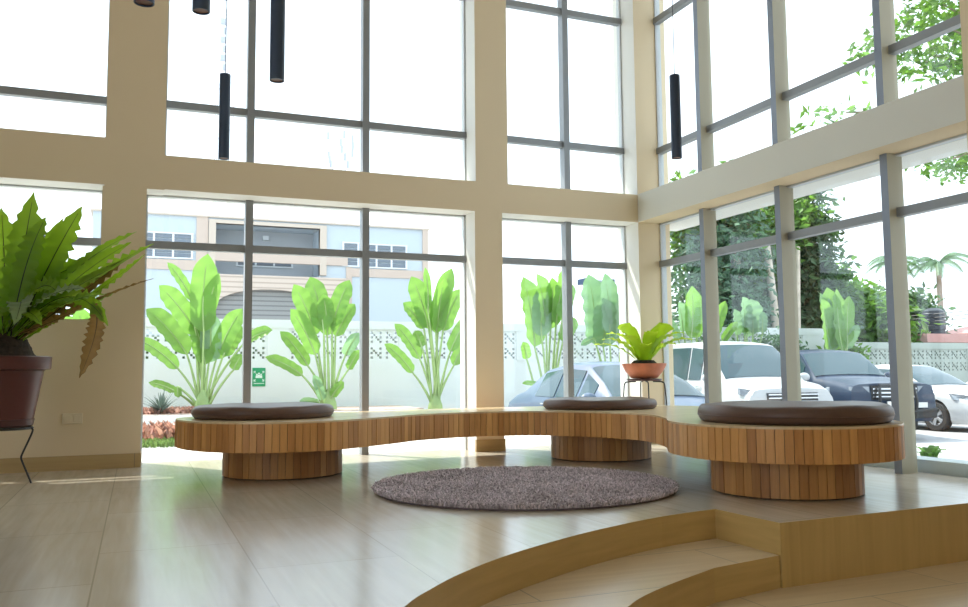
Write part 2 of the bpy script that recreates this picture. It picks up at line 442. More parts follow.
bm = BM(); add_box(bm, -5.15, XO+0.1, -5.15, YO+0.1, CZ, CZ+0.15); struct('ceiling', bm, M['ceiling'])
bm = BM(); add_box(bm, -5.15, XO+0.1, YO+0.1, 9.0, CZ+0.02, CZ+0.15); struct('trim_added_eave', bm, M['white_and_sunlit'])  # eave above the view, added to keep sun off the upper windows
bm = BM(); add_box(bm, -5.15, XO, -5.15, -5.0, -0.29, CZ); struct('wall_front', bm, M['paint'])
# skirting
bm = BM()
add_box(bm, -5.0, 0.046, YA-0.012, YA+0.02, 0, 0.108)
add_box(bm, 0.036, 0.046, YA, YO-0.2, 0, 0.108)
add_box(bm, 2.828, 3.114, YA-0.012, YA+0.02, 0, 0.108)
add_box(bm, XI-0.006, XO-0.05, YA-0.012, YA+0.02, 0, 0.108)
struct('baseboard_back', bm, M['skirting'])
# outside: white ledge in place of the beam's mirror image in the glass, and low kerb
bm = BM(); add_box(bm, XO+0.01, XO+0.36, 3.0, YO, 2.20, 2.30); struct('trim_glass_reflection', bm, M['white_and_sunlit'])
bm = BM(); add_box(bm, XO+0.02, XO+0.22, 2.0, YO, -0.65, 0.085); struct('trim_2', bm, M['kerb'])

# windows
def window(n, axis, plane, uprights, transoms, a0, a1, z0, z1, deep=0.10, wid=0.062, depth0=None, th=0.062):
    """axis 'x': runs along X at y=plane; axis 'y': runs along Y at x=plane"""
    root = empty('window_%d' % n, (0, 0, 0), kind='structure')
    def bx(bm, u0, u1, v0, v1, z0, z1):
        if axis == 'x': add_box(bm, u0, u1, v0, v1, z0, z1)
        else: add_box(bm, v0, v1, u0, u1, z0, z1)
    f0 = plane-deep+0.03 if depth0 is None else depth0
    for u in uprights:
        bm = BM(); bx(bm, u-wid/2, u+wid/2, f0, plane+0.03, z0, z1); 
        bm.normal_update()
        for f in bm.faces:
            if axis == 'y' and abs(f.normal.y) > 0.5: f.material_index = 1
        mesh_obj('mullion', bm, [M['alu_cool'] if axis == 'y' else M['alu'], M['mull_warm_glow']], root)
    cuts = [a0] + sorted(uprights) + [a1]
    for z in transoms:
        for c0, c1 in zip(cuts, cuts[1:]):
            e0 = c0 + (wid/2 if c0 in uprights else 0); e1 = c1 - (wid/2 if c1 in uprights else 0)
            bm = BM(); bx(bm, e0, e1, plane-0.045, plane+0.02, z-th/2, z+th/2); mesh_obj('transom', bm, M['alu'], root)
    bm = BM()
    t = 0.014
    bx(bm, a0, a0+t, plane-0.03, plane+0.03, z0, z1); bx(bm, a1-t, a1, plane-0.03, plane+0.03, z0, z1)
    if z0 > 0: bx(bm, a0, a1, plane-0.03, plane+0.03, z0, z0+t)
    bx(bm, a0, a1, plane-0.03, plane+0.03, z1-t, z1)
    mesh_obj('window_frame', bm, M['alu_light'], root)
    zz = [z0] + list(transoms) + [z1]
    for c0, c1 in zip(cuts, cuts[1:]):
        for s0, s1 in zip(zz, zz[1:]):
            bm = BM(); bx(bm, c0+0.015, c1-0.015, plane-0.003, plane+0.003, s0+0.012, s1-0.012)
            mesh_obj('pane', bm, M['glass'], root)
    return root

window(1, 'x', YG, [-1.25], [1.77], -2.3, -0.28, 1.135, 2.19)
window(2, 'x', YG, [0.856, 1.867], [1.77], 0.04, 2.835, 0.0, 2.185)
window(3, 'x', YG, [3.905], [1.775], 3.107, XI, 0.0, 2.185)
window(4, 'x', YG, [-1.25], [2.93], -2.3, -0.267, 2.565, ZT)
window(5, 'x', YG, [0.856, 1.867], [2.955, 4.33], 0.169, 2.846, 2.462, ZT)
window(6, 'x', YG, [3.905], [2.965, 4.335], 3.17, XI, 2.462, ZT)
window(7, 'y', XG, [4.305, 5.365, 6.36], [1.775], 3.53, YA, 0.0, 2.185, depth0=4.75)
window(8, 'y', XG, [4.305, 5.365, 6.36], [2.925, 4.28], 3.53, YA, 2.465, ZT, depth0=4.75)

# ------------------------------------------------------------------ pendants
def pendant(x, y, zb, r, h, label):
    t = empty('pendant_light', (x, y, zb), label=label, cat='lamp', group='black tube pendant lights')
    bm = BM(); add_lathe(bm, [(0, 0.012), (r*0.86, 0.012), (r*0.86, 0.0), (r, 0.0), (r, h-0.004), (r-0.004, h), (0, h)], 28)
    mesh_obj('lamp_body', bm, M['black'], t, smooth=0.6)
    bm = BM(); add_lathe(bm, [(0, 0.004), (r*0.84, 0.004), (r*0.84, 0.011), (0, 0.011)], 28)
    mesh_obj('lens', bm, M['lens'], t, smooth=0.6)
    bm = BM(); add_tube(bm, [(0, 0, h-0.005), (0, 0, CZ-zb)], 0.0022, 6); mesh_obj('cable', bm, M['wire'], t)
    bm = BM(); add_lathe(bm, [(0, CZ-zb-0.03), (0.04, CZ-zb-0.03), (0.045, CZ-zb), (0, CZ-zb)], 20); mesh_obj('ceiling_rose', bm, M['black'], t, smooth=0.6)
    return t
pendant(0.422, 4.864, 1.90, 0.030, 0.485, 'black tube pendant hanging whole against the three-light window, second lowest tip')
pendant(2.845, 4.02, 1.915, 0.030, 0.490, 'black tube pendant hanging alone before the windows beside the corner column')
pendant(0.504, 3.461, 1.892, 0.030, 0.60, 'thick black tube pendant hanging low, cut by the photo top, beside a window mullion')
pendant(0.179, 3.039, 1.960, 0.030, 0.60, 'black tube pendant with only its lower end in view, above the small whole pendant')
pendant(-0.006, 2.72, 1.826, 0.030, 0.60, 'black tube pendant end showing in front of the left wall pillar')
pendant(0.299, 3.562, 2.255, 0.030, 0.60, 'black tube pendant tip barely in view at the photo top between two longer ones')

# ------------------------------------------------------------------ bench
ZB, ZS = 0.213, 0.402
ctr = [(0.27, 6.10), (0.37, 5.78), (0.56, 5.55), (0.84, 5.43), (1.20, 5.47), (1.66, 5.78), (1.95, 6.0), (2.45, 6.14), (2.95, 5.98), (3.24, 5.55), (3.31, 5.12), (3.16, 4.68), (2.95, 4.32)]
rc = Vector((3.51, 3.97)); rr = 0.625
a0, a1 = math.radians(178), math.radians(402)
arc = [(rc.x + rr*math.cos(a0+(a1-a0)*i/9), rc.y + rr*math.sin(a0+(a1-a0)*i/9)) for i in range(10)]
ctr += arc[0:] + [(4.22, 4.85), (4.40, 5.5), (4.50, 6.0), (4.40, 6.42), (4.02, 6.76), (3.5, 6.92), (2.9, 6.93), (2.2, 6.88), (1.5, 6.80), (0.95, 6.78), (0.50, 6.66), (0.28, 6.40)]
outline = catmull(ctr, 10)
outline = resample(outline, 0.02)
bench = empty('curved_bench', (2.3, 5.6, 0), label='long curved bench of vertical oak slats on round pedestals, holding the brown cushions', cat='bench')
off = Vector((2.3, 5.6, 0))
def loc(p): return Vector((p.x, p.y, 0)) - off
def slat_ring(bm, pts, z0, z1, thick, gap=0.0035, jit=0.0025):
    n = len(pts)
    area = sum(pts[i].x*pts[(i+1) % n].y - pts[(i+1) % n].x*pts[i].y for i in range(n))
    sg = 1 if area > 0 else -1
    for i in range(n):
        a, b = pts[i], pts[(i+1) % n]
        d = (b-a); L = d.length; d.normalize()
        nn = Vector((d.y, -d.x, 0))*sg
        g = gap*0.5
        p, q = a + d*g, b - d*g
        j = random.uniform(-jit, jit)
        o1 = nn*j; o0 = -nn*thick
        vs = []
        for z in (z0, z1):
            for v in (p+o0, q+o0, q+o1, p+o1):
                vs.append(bm.verts.new((v.x, v.y, z)))
        for f in ((0,3,2,1),(4,5,6,7),(0,1,5,4),(1,2,6,5),(2,3,7,6),(3,0,4,7)):
            bm.faces.new([vs[k] for k in f])
    bmesh.ops.recalc_face_normals(bm, faces=bm.faces)
def inset(pts, d):
    n = len(pts); out = []
    area = sum(pts[i].x*pts[(i+1) % n].y - pts[(i+1) % n].x*pts[i].y for i in range(n)); sg = 1 if area > 0 else -1
    for i in range(n):
        t = (pts[(i+1) % n] - pts[i-1]).normalized()
        out.append(pts[i] - Vector((t.y, -t.x, 0))*sg*d)
    return out
ol = [loc(p) for p in outline]
sl_pts = resample(ol, 0.047)
bm = BM(); slat_ring(bm, sl_pts, ZB, ZS-0.012, 0.02)
mesh_obj('slatted_side', bm, M['slat'], bench)
bm = BM(); add_prism(bm, inset(ol, 0.002), ZS-0.012, ZS); bmesh.ops.recalc_face_normals(bm, faces=bm.faces)
mesh_obj('seat', bm, M['oak_top'], bench)
bm = BM(); add_prism(bm, inset(ol, 0.022), ZB+0.004, ZS-0.012); bmesh.ops.recalc_face_normals(bm, faces=bm.faces)
mesh_obj('core', bm, M['core'], bench)
for (cx, cy, r) in ((0.98, 6.20, 0.415), (3.57, 6.22, 0.41), (3.51, 3.98, 0.42)):
    c = Vector((cx, cy, 0)) - off
    n = round(2*PI*r/0.05)
    pts = [c + Vector((r*math.cos(2*PI*k/n), r*math.sin(2*PI*k/n), 0)) for k in range(n)]
    bm = BM(); slat_ring(bm, pts, 0.008, ZB+0.003, 0.02)
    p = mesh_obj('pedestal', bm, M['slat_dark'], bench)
    bm = BM(); add_lathe(bm, [(0, 0.0), (r-0.018, 0.0), (r-0.018, ZB), (0, ZB)], 48, c.x, c.y); mesh_obj('pedestal_core', bm, M['core'], p)

# ------------------------------------------------------------------ cushions
def cushion(x, y, r, h, label, seed):
    rnd = random.Random(seed)
    ph = [rnd.uniform(0, 6.28) for _ in range(4)]
    t = empty('round_cushion', (x, y, ZS), label=label, cat='cushion', group='brown round seat cushions')
    prof = [(0, 0.0), (r-0.03, 0.0)]
    for k in range(1, 12):
        a = -PI/2 + PI*k/12
        prof.append((r-0.036 + 0.036*math.cos(a), h/2 + h/2*math.sin(a)))
    prof += [(r-0.05, h+0.001), (r*0.75, h+0.006), (r*0.4, h+0.009), (0, h+0.010)]
    bm = BM(); add_lathe(bm, prof, 72, wob=lambda a, z: 1+0.006*math.sin(3*a+ph[0])+0.004*math.sin(5*a+ph[1]))
    for v in bm.verts:
        if v.co.z > h*0.6:
            a = math.atan2(v.co.y, v.co.x); rr_ = math.hypot(v.co.x, v.co.y)/r
            v.co.z += 0.004*rr_*math.sin(4*a+ph[2]) + 0.002*rr_*math.sin(9*a+ph[3])
    mesh_obj('cushion_pad', bm, M['leather'], t, smooth=1.2)
    bm = BM()
    n = 72
    pts = [(r*(1+0.006*math.sin(3*a+ph[0])+0.004*math.sin(5*a+ph[1]))*1.0 * math.cos(a), r*(1+0.006*math.sin(3*a+ph[0])+0.004*math.sin(5*a+ph[1]))*math.sin(a), h*0.42) for a in [2*PI*k/n for k in range(n+1)]]
    add_tube(bm, pts, 0.003, 6, cap=False); mesh_obj('piping', bm, M['piping'], t, smooth=1)
cushion(0.84, 6.18, 0.487, 0.086, 'brown leather round cushion on the far left end of the curved bench', 1)
cushion(3.57, 6.22, 0.468, 0.080, 'smallest brown leather round cushion on the bench bend, beside the little potted fern', 2)
cushion(3.555, 3.95, 0.54, 0.100, 'largest brown leather round cushion on the bench end beside the cars outside', 3)

# ------------------------------------------------------------------ rug
RX, RY, RR = 2.19, 4.75, 0.905
rug = empty('round_rug', (RX, RY, 0), label='round shaggy mauve-brown rug on the tiled platform before the bench', cat='rug')
bm = BM(); add_lathe(bm, [(0, 0.001), (RR-0.02, 0.001), (RR-0.01, 0.010), (RR-0.03, 0.016), (0, 0.016)], 96)
mesh_obj('rug_backing', bm, M['rug_base'], rug, smooth=0.6)
bm = BM()
rn = random.Random(5)
for i in range(26000):
    r = RR*math.sqrt(rn.random()); a = rn.random()*2*PI
    if rn.random() < 0.06: r = RR*rn.uniform(0.975, 1.0)
    x, y = r*math.cos(a), r*math.sin(a)
    hh = rn.uniform(0.022, 0.042); wd = rn.uniform(0.004, 0.007)
    lx, ly = rn.gauss(0, 0.014), rn.gauss(0, 0.014)
    b0 = rn.random()*PI
    base = [bm.verts.new((x+wd*math.cos(b0+k*2.094), y+wd*math.sin(b0+k*2.094), 0.012)) for k in range(3)]
    mid = [bm.verts.new((x+lx*0.5+wd*0.9*math.cos(b0+k*2.094), y+ly*0.5+wd*0.9*math.sin(b0+k*2.094), 0.012+hh*0.6)) for k in range(3)]
    tip = bm.verts.new((x+lx, y+ly, hh))
    for k in range(3):
        bm.faces.new((base[k], base[(k+1) % 3], mid[(k+1) % 3], mid[k])); bm.faces.new((mid[k], mid[(k+1) % 3], tip))
o = mesh_obj('pile', bm, M['rug'], rug, smooth=3); o['kind'] = 'stuff'

# ------------------------------------------------------------------ leaf strips
def leaf_strip(bm, spine, wfun, up=(0, 0, 1), fold=0.25, wave=0.0, nw=8, serr=0.0, rnd=random, mi=0):
    n = len(spine); rows = []
    ph1, ph2 = rnd.uniform(0, 6), rnd.uniform(0, 6)
    side_prev = None
    for i, p in enumerate(spine):
        t = i/(n-1)
        tan = (spine[min(i+1, n-1)] - spine[max(i-1, 0)]).normalized()
        side = tan.cross(Vector(up))
        if side.length < 0.12 and side_prev is not None: side = side_prev.copy()
        if side.length < 1e-4: side = tan.cross(Vector((1, 0, 0.3)))
        side.normalize()
        if side_prev is not None and side.dot(side_prev) < 0: side = -side
        side_prev = side
        nor = side.cross(tan).normalized()
        wd = wfun(t); row = []
        for s in (-1, -0.55, 0, 0.55, 1):
            ph = ph1 if s < 0 else ph2
            k = 1 + (serr*math.sin(nw*2.3*t*PI+ph) if abs(s) == 1 else 0)
            z = abs(s)*wd*fold + (wave*wd*s*s*math.sin(nw*t*2*PI+ph) if s else 0)
            row.append(bm.verts.new(p + side*s*wd*k + nor*z))
        rows.append(row)
    for A, B in zip(rows, rows[1:]):
        for k in range(4):
            f = bm.faces.new((A[k], A[k+1], B[k+1], B[k])); f.material_index = mi
    return rows

# ------------------------------------------------------------------ bird's nest fern

def frond(parent, p0, p1, p2, w, m, rnd, wave=0.26, nw=8, serr=0.13, fold=0.2, up=(0, 0, 1), name='frond', n=34, label=None, ribm=True):
    sp = bez(p0, p1, p2, n)
    def wf(t): return max(0.002, w*(0.28 + 0.72*min(1, t/0.45)**0.8)*(1-max(0, (t-0.62)/0.38)**2.2))
    bm = BM(); leaf_strip(bm, sp, wf, up=up, fold=fold, wave=wave, nw=nw, serr=serr, rnd=rnd)
    o = mesh_obj(name, bm, m, parent, smooth=2.5)
    if label: o['label'] = label
    if ribm:
        bm = BM(); add_tube(bm, sp[:-2], [0.006*(w/0.075)*(1-0.8*i/(n-1)) for i in range(n-1)], 5); mesh_obj('midrib', bm, M['fern_rib'], o, smooth=2)
    return o

# large fern: placed by its own axes, u runs to the right along the wall, v towards the room
FX, FY = -0.81, 6.38
fern_pot = empty('potted_fern', (FX, FY, 0.372), label="large bird's nest fern in a maroon ribbed plastic pot beside the left wall", cat='plant')
bm = BM()
prof = [(0, 0.022), (0.172, 0.022), (0.182, 0.03), (0.238, 0.365), (0.248, 0.372), (0.276, 0.375), (0.280, 0.385), (0.283, 0.455), (0.274, 0.46), (0.258, 0.45), (0.248, 0.42), (0, 0.42)]
add_lathe(bm, prof, 192, wob=lambda a, z: 1 - (0.035*max(0, math.cos(a*24))**1.5 if 0.06 < z < 0.35 else 0))
mesh_obj('pot', bm, M['maroon'], fern_pot, smooth=0.5)
bm = BM(); add_lathe(bm, [(0, 0), (0.17, 0.0), (0.184, 0.012), (0.192, 0.05), (0.186, 0.052), (0.176, 0.018), (0, 0.018)], 64)
mesh_obj('saucer', bm, M['saucer'], fern_pot, smooth=0.5)
bm = BM()
add_lathe(bm, [(0.24, 0.422), (0.22, 0.44), (0.18, 0.46), (0.15, 0.52), (0.13, 0.57), (0.10, 0.62), (0, 0.64)], 40, wob=lambda a, z: 1+0.06*math.sin(7*a+z*40)+0.05*math.sin(13*a-z*60))
mesh_obj('root_mass', bm, M['soil'], fern_pot, smooth=1.5)
fr = random.Random(11)
S = 5.6/850.0
def fp(px, py, v=0.0):
    """point of the fern in metres from its pixel offset to the pot axis"""
    return Vector(((px-4)*S*0.926, v - (px-4)*S*0.378, (428-py)*S*0.995))
def FR(px0, py0, px1, py1, px2, py2, v0=0, v1=0, v2=0, w=0.085, m='fern', **k):
    w *= 0.84; k['serr'] = k.get('serr', 0.13)*1.35; k['nw'] = k.get('nw', 8)+3
    return frond(fern_pot, fp(px0, py0, v0), fp(px1, py1, v1), fp(px2, py2, v2), w, M[m], fr, **k)
CAMUP = (-0.1, -1, 0.25)
FR(9, 338, 16, 280, 29, 193, 0, -0.05, -0.08, 0.118, up=CAMUP, serr=0.16, nw=9)
FR(16, 338, 40, 270, 77, 204, 0.02, 0.0, 0.05, 0.105, up=CAMUP, serr=0.16, nw=9)
FR(12, 338, 32, 280, 56, 214, 0.06, 0.1, 0.15, 0.10, up=CAMUP, serr=0.14)
FR(4, 338, 2, 270, -6, 205, 0.02, 0.02, 0.05, 0.11, up=CAMUP, serr=0.14)
FR(0, 338, -18, 280, -42, 215, 0.0, 0.0, 0.0, 0.11, up=CAMUP)
FR(-4, 338, -38, 290, -80, 248, 0, -0.05, -0.05, 0.10, up=CAMUP)
FR(18, 338, 62, 262, 133, 231, 0.02, 0.05, 0.05, 0.060, up=(-0.3, -0.7, 0.6), serr=0.2, nw=11)
FR(18, 338, 70, 275, 128, 243, -0.03, -0.04, 0.0, 0.07, up=(-0.2, -0.8, 0.5), serr=0.18, nw=10)
FR(16, 338, 60, 290, 108, 244, 0.05, 0.1, 0.12, 0.07, up=CAMUP, serr=0.15)
FR(18, 340, 80, 280, 151, 246, -0.06, -0.08, -0.06, 0.048, 'fern', up=(-0.2, -0.7, 0.6), serr=0.25, nw=13)
FR(20, 340, 84, 292, 122, 262, -0.04, -0.07, -0.06, 0.060, 'fern_dead', up=(-0.2, -0.8, 0.5), serr=0.2, label='browning frond')
FR(22, 342, 92, 300, 142, 256, -0.02, -0.04, -0.02, 0.035, 'fern', up=(-0.2, -0.7, 0.6), serr=0.2, nw=12)
FR(20, 340, 95, 296, 152, 280, 0.0, 0.0, 0.0, 0.014, 'fern_dead', up=(-0.2, -0.7, 0.6), serr=0.5, nw=14, label='dry curled frond')
FR(16, 338, 72, 268, 108, 330, -0.16, -0.22, -0.24, 0.075, 'fern', up=(-0.3, -0.6, 0.7), serr=0.16)
FR(92, 308, 106, 322, 82, 380, -0.22, -0.24, -0.24, 0.060, 'fern_dead', up=CAMUP, serr=0.18, label='dead brown hanging frond tip')
FR(14, 334, 50, 290, 86, 296, -0.22, -0.34, -0.36, 0.065, 'fern_grey', up=(-0.3, -0.5, 0.8), label='pale grey-green frond')
FR(10, 336, 34, 282, 22, 330, -0.20, -0.36, -0.44, 0.085, 'fern_grey', up=(-0.2, -0.5, 0.8), label='pale drooping frond')
FR(6, 336, 8, 282, -14, 345, -0.16, -0.34, -0.42, 0.095, 'fern', up=(0.2, -0.5, 0.8))
FR(14, 338, 66, 322, 84, 308, -0.1, -0.16, -0.18, 0.05, 'fern_dead', up=(-0.3, -0.6, 0.7), label='browning frond')
FR(8, 336, 42, 270, 60, 300, -0.1, -0.26, -0.3, 0.085, 'fern', up=(-0.3, -0.6, 0.7))
FR(2, 336, -30, 292, -62, 330, -0.12, -0.26, -0.3, 0.09, 'fern', up=(0.3, -0.6, 0.7))
FR(12, 338, 44, 250, 96, 268, 0.05, 0.12, 0.16, 0.08, 'fern', up=CAMUP)

FR(16, 338, 50, 300, 118, 268, -0.12, -0.16, -0.14, 0.062, up=(-0.3, -0.7, 0.6), serr=0.18, nw=10)
FR(14, 338, 58, 262, 104, 252, 0.10, 0.16, 0.2, 0.065, up=CAMUP, serr=0.18)
FR(16, 338, 66, 300, 104, 300, -0.18, -0.26, -0.28, 0.055, up=(-0.3, -0.5, 0.8), serr=0.18)
FR(18, 340, 74, 312, 120, 290, 0.02, 0.02, 0.04, 0.045, 'fern', up=(-0.3, -0.5, 0.8), serr=0.2)
FR(10, 336, 28, 300, 46, 330, -0.20, -0.32, -0.36, 0.06, up=(-0.3, -0.5, 0.8))
FR(12, 338, 22, 260, 44, 222, -0.1, -0.14, -0.2, 0.085, up=CAMUP, serr=0.16)
# its low stand
stand = empty('plant_stand', (FX, FY, 0), label="low black wire stand with bent legs under the large fern pot", cat='stand')
bm = BM(); add_tube(bm, [(0.18*math.cos(2*PI*k/40), 0.18*math.sin(2*PI*k/40), 0.363) for k in range(41)], 0.008, 8, cap=False)
add_tube(bm, [(-0.18, 0, 0.363), (0.18, 0, 0.363)], 0.006, 6); add_tube(bm, [(0, -0.18, 0.363), (0, 0.18, 0.363)], 0.006, 6)
mesh_obj('top_ring', bm, M['black_iron'], stand, smooth=1)
for k in range(3):
    a = math.radians(-14 + 120*k)
    c, s = math.cos(a), math.sin(a)
    bm = BM()
    P = [(0.14, 0.363), (0.186, 0.360), (0.188, 0.33), (0.135, 0.20), (0.128, 0.17), (0.138, 0.14), (0.195, 0.006)]
    add_tube(bm, catmull([(r*c, r*s, z) for r, z in P], 4, closed=False), 0.0065, 8)
    mesh_obj('leg', bm, M['black_iron'], stand, smooth=1)

# ------------------------------------------------------------------ little fern on a taller stand
SX, SY = 4.42, 6.86
st2 = empty('plant_stand', (SX, SY, 0), label='small round-topped stand on black legs behind the bench at the corner column', cat='stand')
bm = BM(); add_lathe(bm, [(0, 0.617), (0.150, 0.617), (0.162, 0.625), (0.16, 0.638), (0, 0.64)], 40); mesh_obj('stand_top', bm, M['saucer'], st2, smooth=0.5)
for k in range(4):
    a = math.radians(-22 + 90*k); c, s = math.cos(a), math.sin(a)
    bm = BM()
    P = [(0.08, 0.612), (0.165, 0.608), (0.188, 0.585), (0.195, 0.52), (0.215, 0.25), (0.235, 0.0)]
    add_tube(bm, catmull([(r*c, r*s, z) for r, z in P], 4, closed=False), 0.006, 8)
    mesh_obj('leg', bm, M['black_iron'], st2, smooth=1)
f2 = empty('potted_fern', (SX, SY, 0.64), label="small sunlit green bird's nest fern in a terracotta bowl on the corner stand", cat='plant')
bm = BM(); add_lathe(bm, [(0, 0.0), (0.105, 0.0), (0.125, 0.008), (0.18, 0.075), (0.205, 0.125), (0.208, 0.14), (0.196, 0.14), (0.185, 0.115), (0, 0.115)], 48, wob=lambda a, z: 1+(0.012*math.sin(9*a) if z > 0.12 else 0))
mesh_obj('bowl', bm, M['terracotta'], f2, smooth=0.6)
bm = BM(); add_lathe(bm, [(0.15, 0.116), (0.12, 0.14), (0.09, 0.17), (0, 0.18)], 24, wob=lambda a, z: 1+0.08*math.sin(7*a)); mesh_obj('root_mass', bm, M['soil'], f2, smooth=1.5)
fr2 = random.Random(21)
for (ax, el, L, wd) in [(0, 1.35, 0.40, 0.06), (40, 1.0, 0.42, 0.06), (85, 0.85, 0.42, 0.06), (130, 0.95, 0.40, 0.06), (178, 0.62, 0.42, 0.05), (215, 0.75, 0.40, 0.055), (250, 1.05, 0.36, 0.06),
                        (290, 0.85, 0.36, 0.06), (325, 0.62, 0.42, 0.055), (350, 0.55, 0.47, 0.05), (20, 0.5, 0.42, 0.05), (160, 0.42, 0.46, 0.045), (200, 1.25, 0.38, 0.06), (300, 1.2, 0.38, 0.055), (235, 0.5, 0.36, 0.055), (100, 1.3, 0.42, 0.06), (335, 0.9, 0.40, 0.055)]:
    a = math.radians(ax + fr2.uniform(-8, 8)); d = Vector((math.cos(a), math.sin(a), 0))
    p0 = d*0.05 + Vector((0, 0, 0.15))
    p1 = p0 + d*L*0.5*math.cos(el) + Vector((0, 0, L*0.75*math.sin(el)+0.08))
    p2 = p0 + d*L*(0.55+0.5*math.cos(el)) + Vector((0, 0, L*math.sin(el)*0.85))
    o = frond(f2, p0, p1, p2, wd, M['fern_sunlit'], fr2, wave=0.25, serr=0.1, up=(0.02, 0.0, 1) if el < 1.1 else (-0.4, -0.9, 0.2), n=14, ribm=False)

# socket on the wall under the sill
skt = empty('wall_socket', (-0.44, YA, 0.385), label='cream double power socket plate on the left wall behind the fern pot', cat='socket')
bm = BM(); add_box(bm, -0.07, 0.07, -0.010, 0.002, -0.04, 0.04, ); mesh_obj('socket_plate', bm, M['socket'], skt, bevel=0.003)
for sx in (-0.033, 0.033):
    bm = BM(); add_box(bm, sx-0.024, sx+0.024, -0.0125, -0.009, -0.024, 0.024); mesh_obj('socket_face', bm, M['socket'], skt, bevel=0.001)

# ------------------------------------------------------------------ OUTSIDE ground
GZ, LZ = -0.10, -0.62
bm = BM(); add_box(bm, -30, 5.25, YO, 18.0, GZ-0.6, GZ); add_box(bm, -30, -5.2, -14, YO, GZ-0.6, GZ); struct('ground_plaza', bm, M['plaza'])
bm = BM(); add_box(bm, 5.25, 26, -12, 18.0, LZ-0.3, LZ); struct('ground_lot', bm, M['asphalt'])
bm = BM(); add_box(bm, -40, 90, 18.0, 120, LZ-0.8, LZ-0.25)
add_box(bm, 26.0, 90, -40, 18.0, LZ-0.8, LZ-0.25); struct('ground_far', bm, M['asphalt'])
# raised planting bed under the wall and its kerb
bm = BM(); add_box(bm, -20, 5.2, 15.9, 17.8, GZ-0.05, 0.06); struct('ground_bed', bm, M['pebble'])
bm = BM(); add_box(bm, -20, 5.22, 15.72, 15.9, GZ-0.05, 0.04); struct('trim_3', bm, M['plaza'])
bm = BM(); add_box(bm, -20, 5.22, 13.55, 13.68, GZ-0.05, 0.0); struct('trim_4', bm, M['kerb'])

def lattice(bm, u0, v0, size, nx, nz, at, thick=0.13):
    """breeze blocks: squares with five holes each; at(u, w, z) -> point"""
    g = 7; cs = size/g
    hole = {(1, 1), (1, 5), (5, 1), (5, 5), (3, 3), (2, 4), (4, 2), (1, 3), (5, 3)}
    cell = {}
    for bx_ in range(nx):
        for bz in range(nz):
            for i in range(g):
                for j in range(g):
                    if (i, j) not in hole: cell[(bx_*g+i, bz*g+j)] = 1
    vc = {}
    def V(i, j, k):
        if (i, j, k) not in vc: vc[(i, j, k)] = bm.verts.new(at(u0+i*cs, k*thick, v0+j*cs))
        return vc[(i, j, k)]
    for (i, j) in cell:
        bm.faces.new((V(i, j, 0), V(i+1, j, 0), V(i+1, j+1, 0), V(i, j+1, 0)))
        bm.faces.new((V(i, j, 1), V(i, j+1, 1), V(i+1, j+1, 1), V(i+1, j, 1)))
        for (di, dj, e) in ((-1, 0, ((0, 0), (0, 1))), (1, 0, ((1, 1), (1, 0))), (0, -1, ((1, 0), (0, 0))), (0, 1, ((0, 1), (1, 1)))):
            if (i+di, j+dj) not in cell:
                a, b = e
                bm.faces.new((V(i+a[0], j+a[1], 0), V(i+b[0], j+b[1], 0), V(i+b[0], j+b[1], 1), V(i+a[0], j+a[1], 1)))

# garden wall opposite the back windows, breeze-block bays between posts
bm = BM()
WY = 18.0
zb0, bs = 1.02, 0.34
add_box(bm, -20, 17.6, WY, WY+0.15, LZ, zb0); add_box(bm, 17.6, 24.9, WY, WY+0.15, LZ, zb0-0.36)
add_box(bm, -20, 17.6, WY-0.02, WY+0.17, zb0+2*bs, zb0+2*bs+0.18); add_box(bm, 17.6, 24.9, WY-0.02, WY+0.17, zb0-0.36+2*bs, zb0-0.36+2*bs+0.18)
bay = 7*bs
x = -20 + 0.3
while x < 24.0:
    zq = zb0 if x+bay < 17.6 else zb0-0.36
    if x < 17.6 < x+bay+0.45 and zq < zb0:
        add_box(bm, x, 17.6, WY-0.01, WY+0.16, zb0-0.02, zb0+2*bs+0.02); x = 17.62
    lattice(bm, x, zq, bs, 7, 2, lambda u, w_, z: (u, WY+0.015+w_, z))
    add_box(bm, x+bay, x+bay+0.45, WY-0.01, WY+0.16, zq, zq+2*bs)
    x += bay + 0.45
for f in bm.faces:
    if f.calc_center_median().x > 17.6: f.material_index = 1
struct('wall_garden', bm, [M['gwall'], M['gwall_lot']])
# wall along the far side of the parking lot
bm = BM(); WX = 25.0
add_box(bm, WX, WX+0.15, -12, WY, LZ, 1.00)
add_box(bm, WX-0.03, WX+0.18, -12, WY, 1.00+2*bs, 1.00+2*bs+0.30)
y = -11.7
k = 0
while y < WY-2.4:
    lattice(bm, y, 1.00, bs, 5, 2, lambda u, w_, z: (WX+0.015+w_, u, z))
    add_box(bm, WX-0.01, WX+0.16, y+5*bs, y+5*bs+0.75, 1.00, 1.00+2*bs)
    y += 5*bs + 0.75
add_box(bm, WX-0.01, WX+0.16, y-0.01, WY, 1.0, 1.0+2*bs)
struct('wall_lot', bm, M['gwall_lot'])

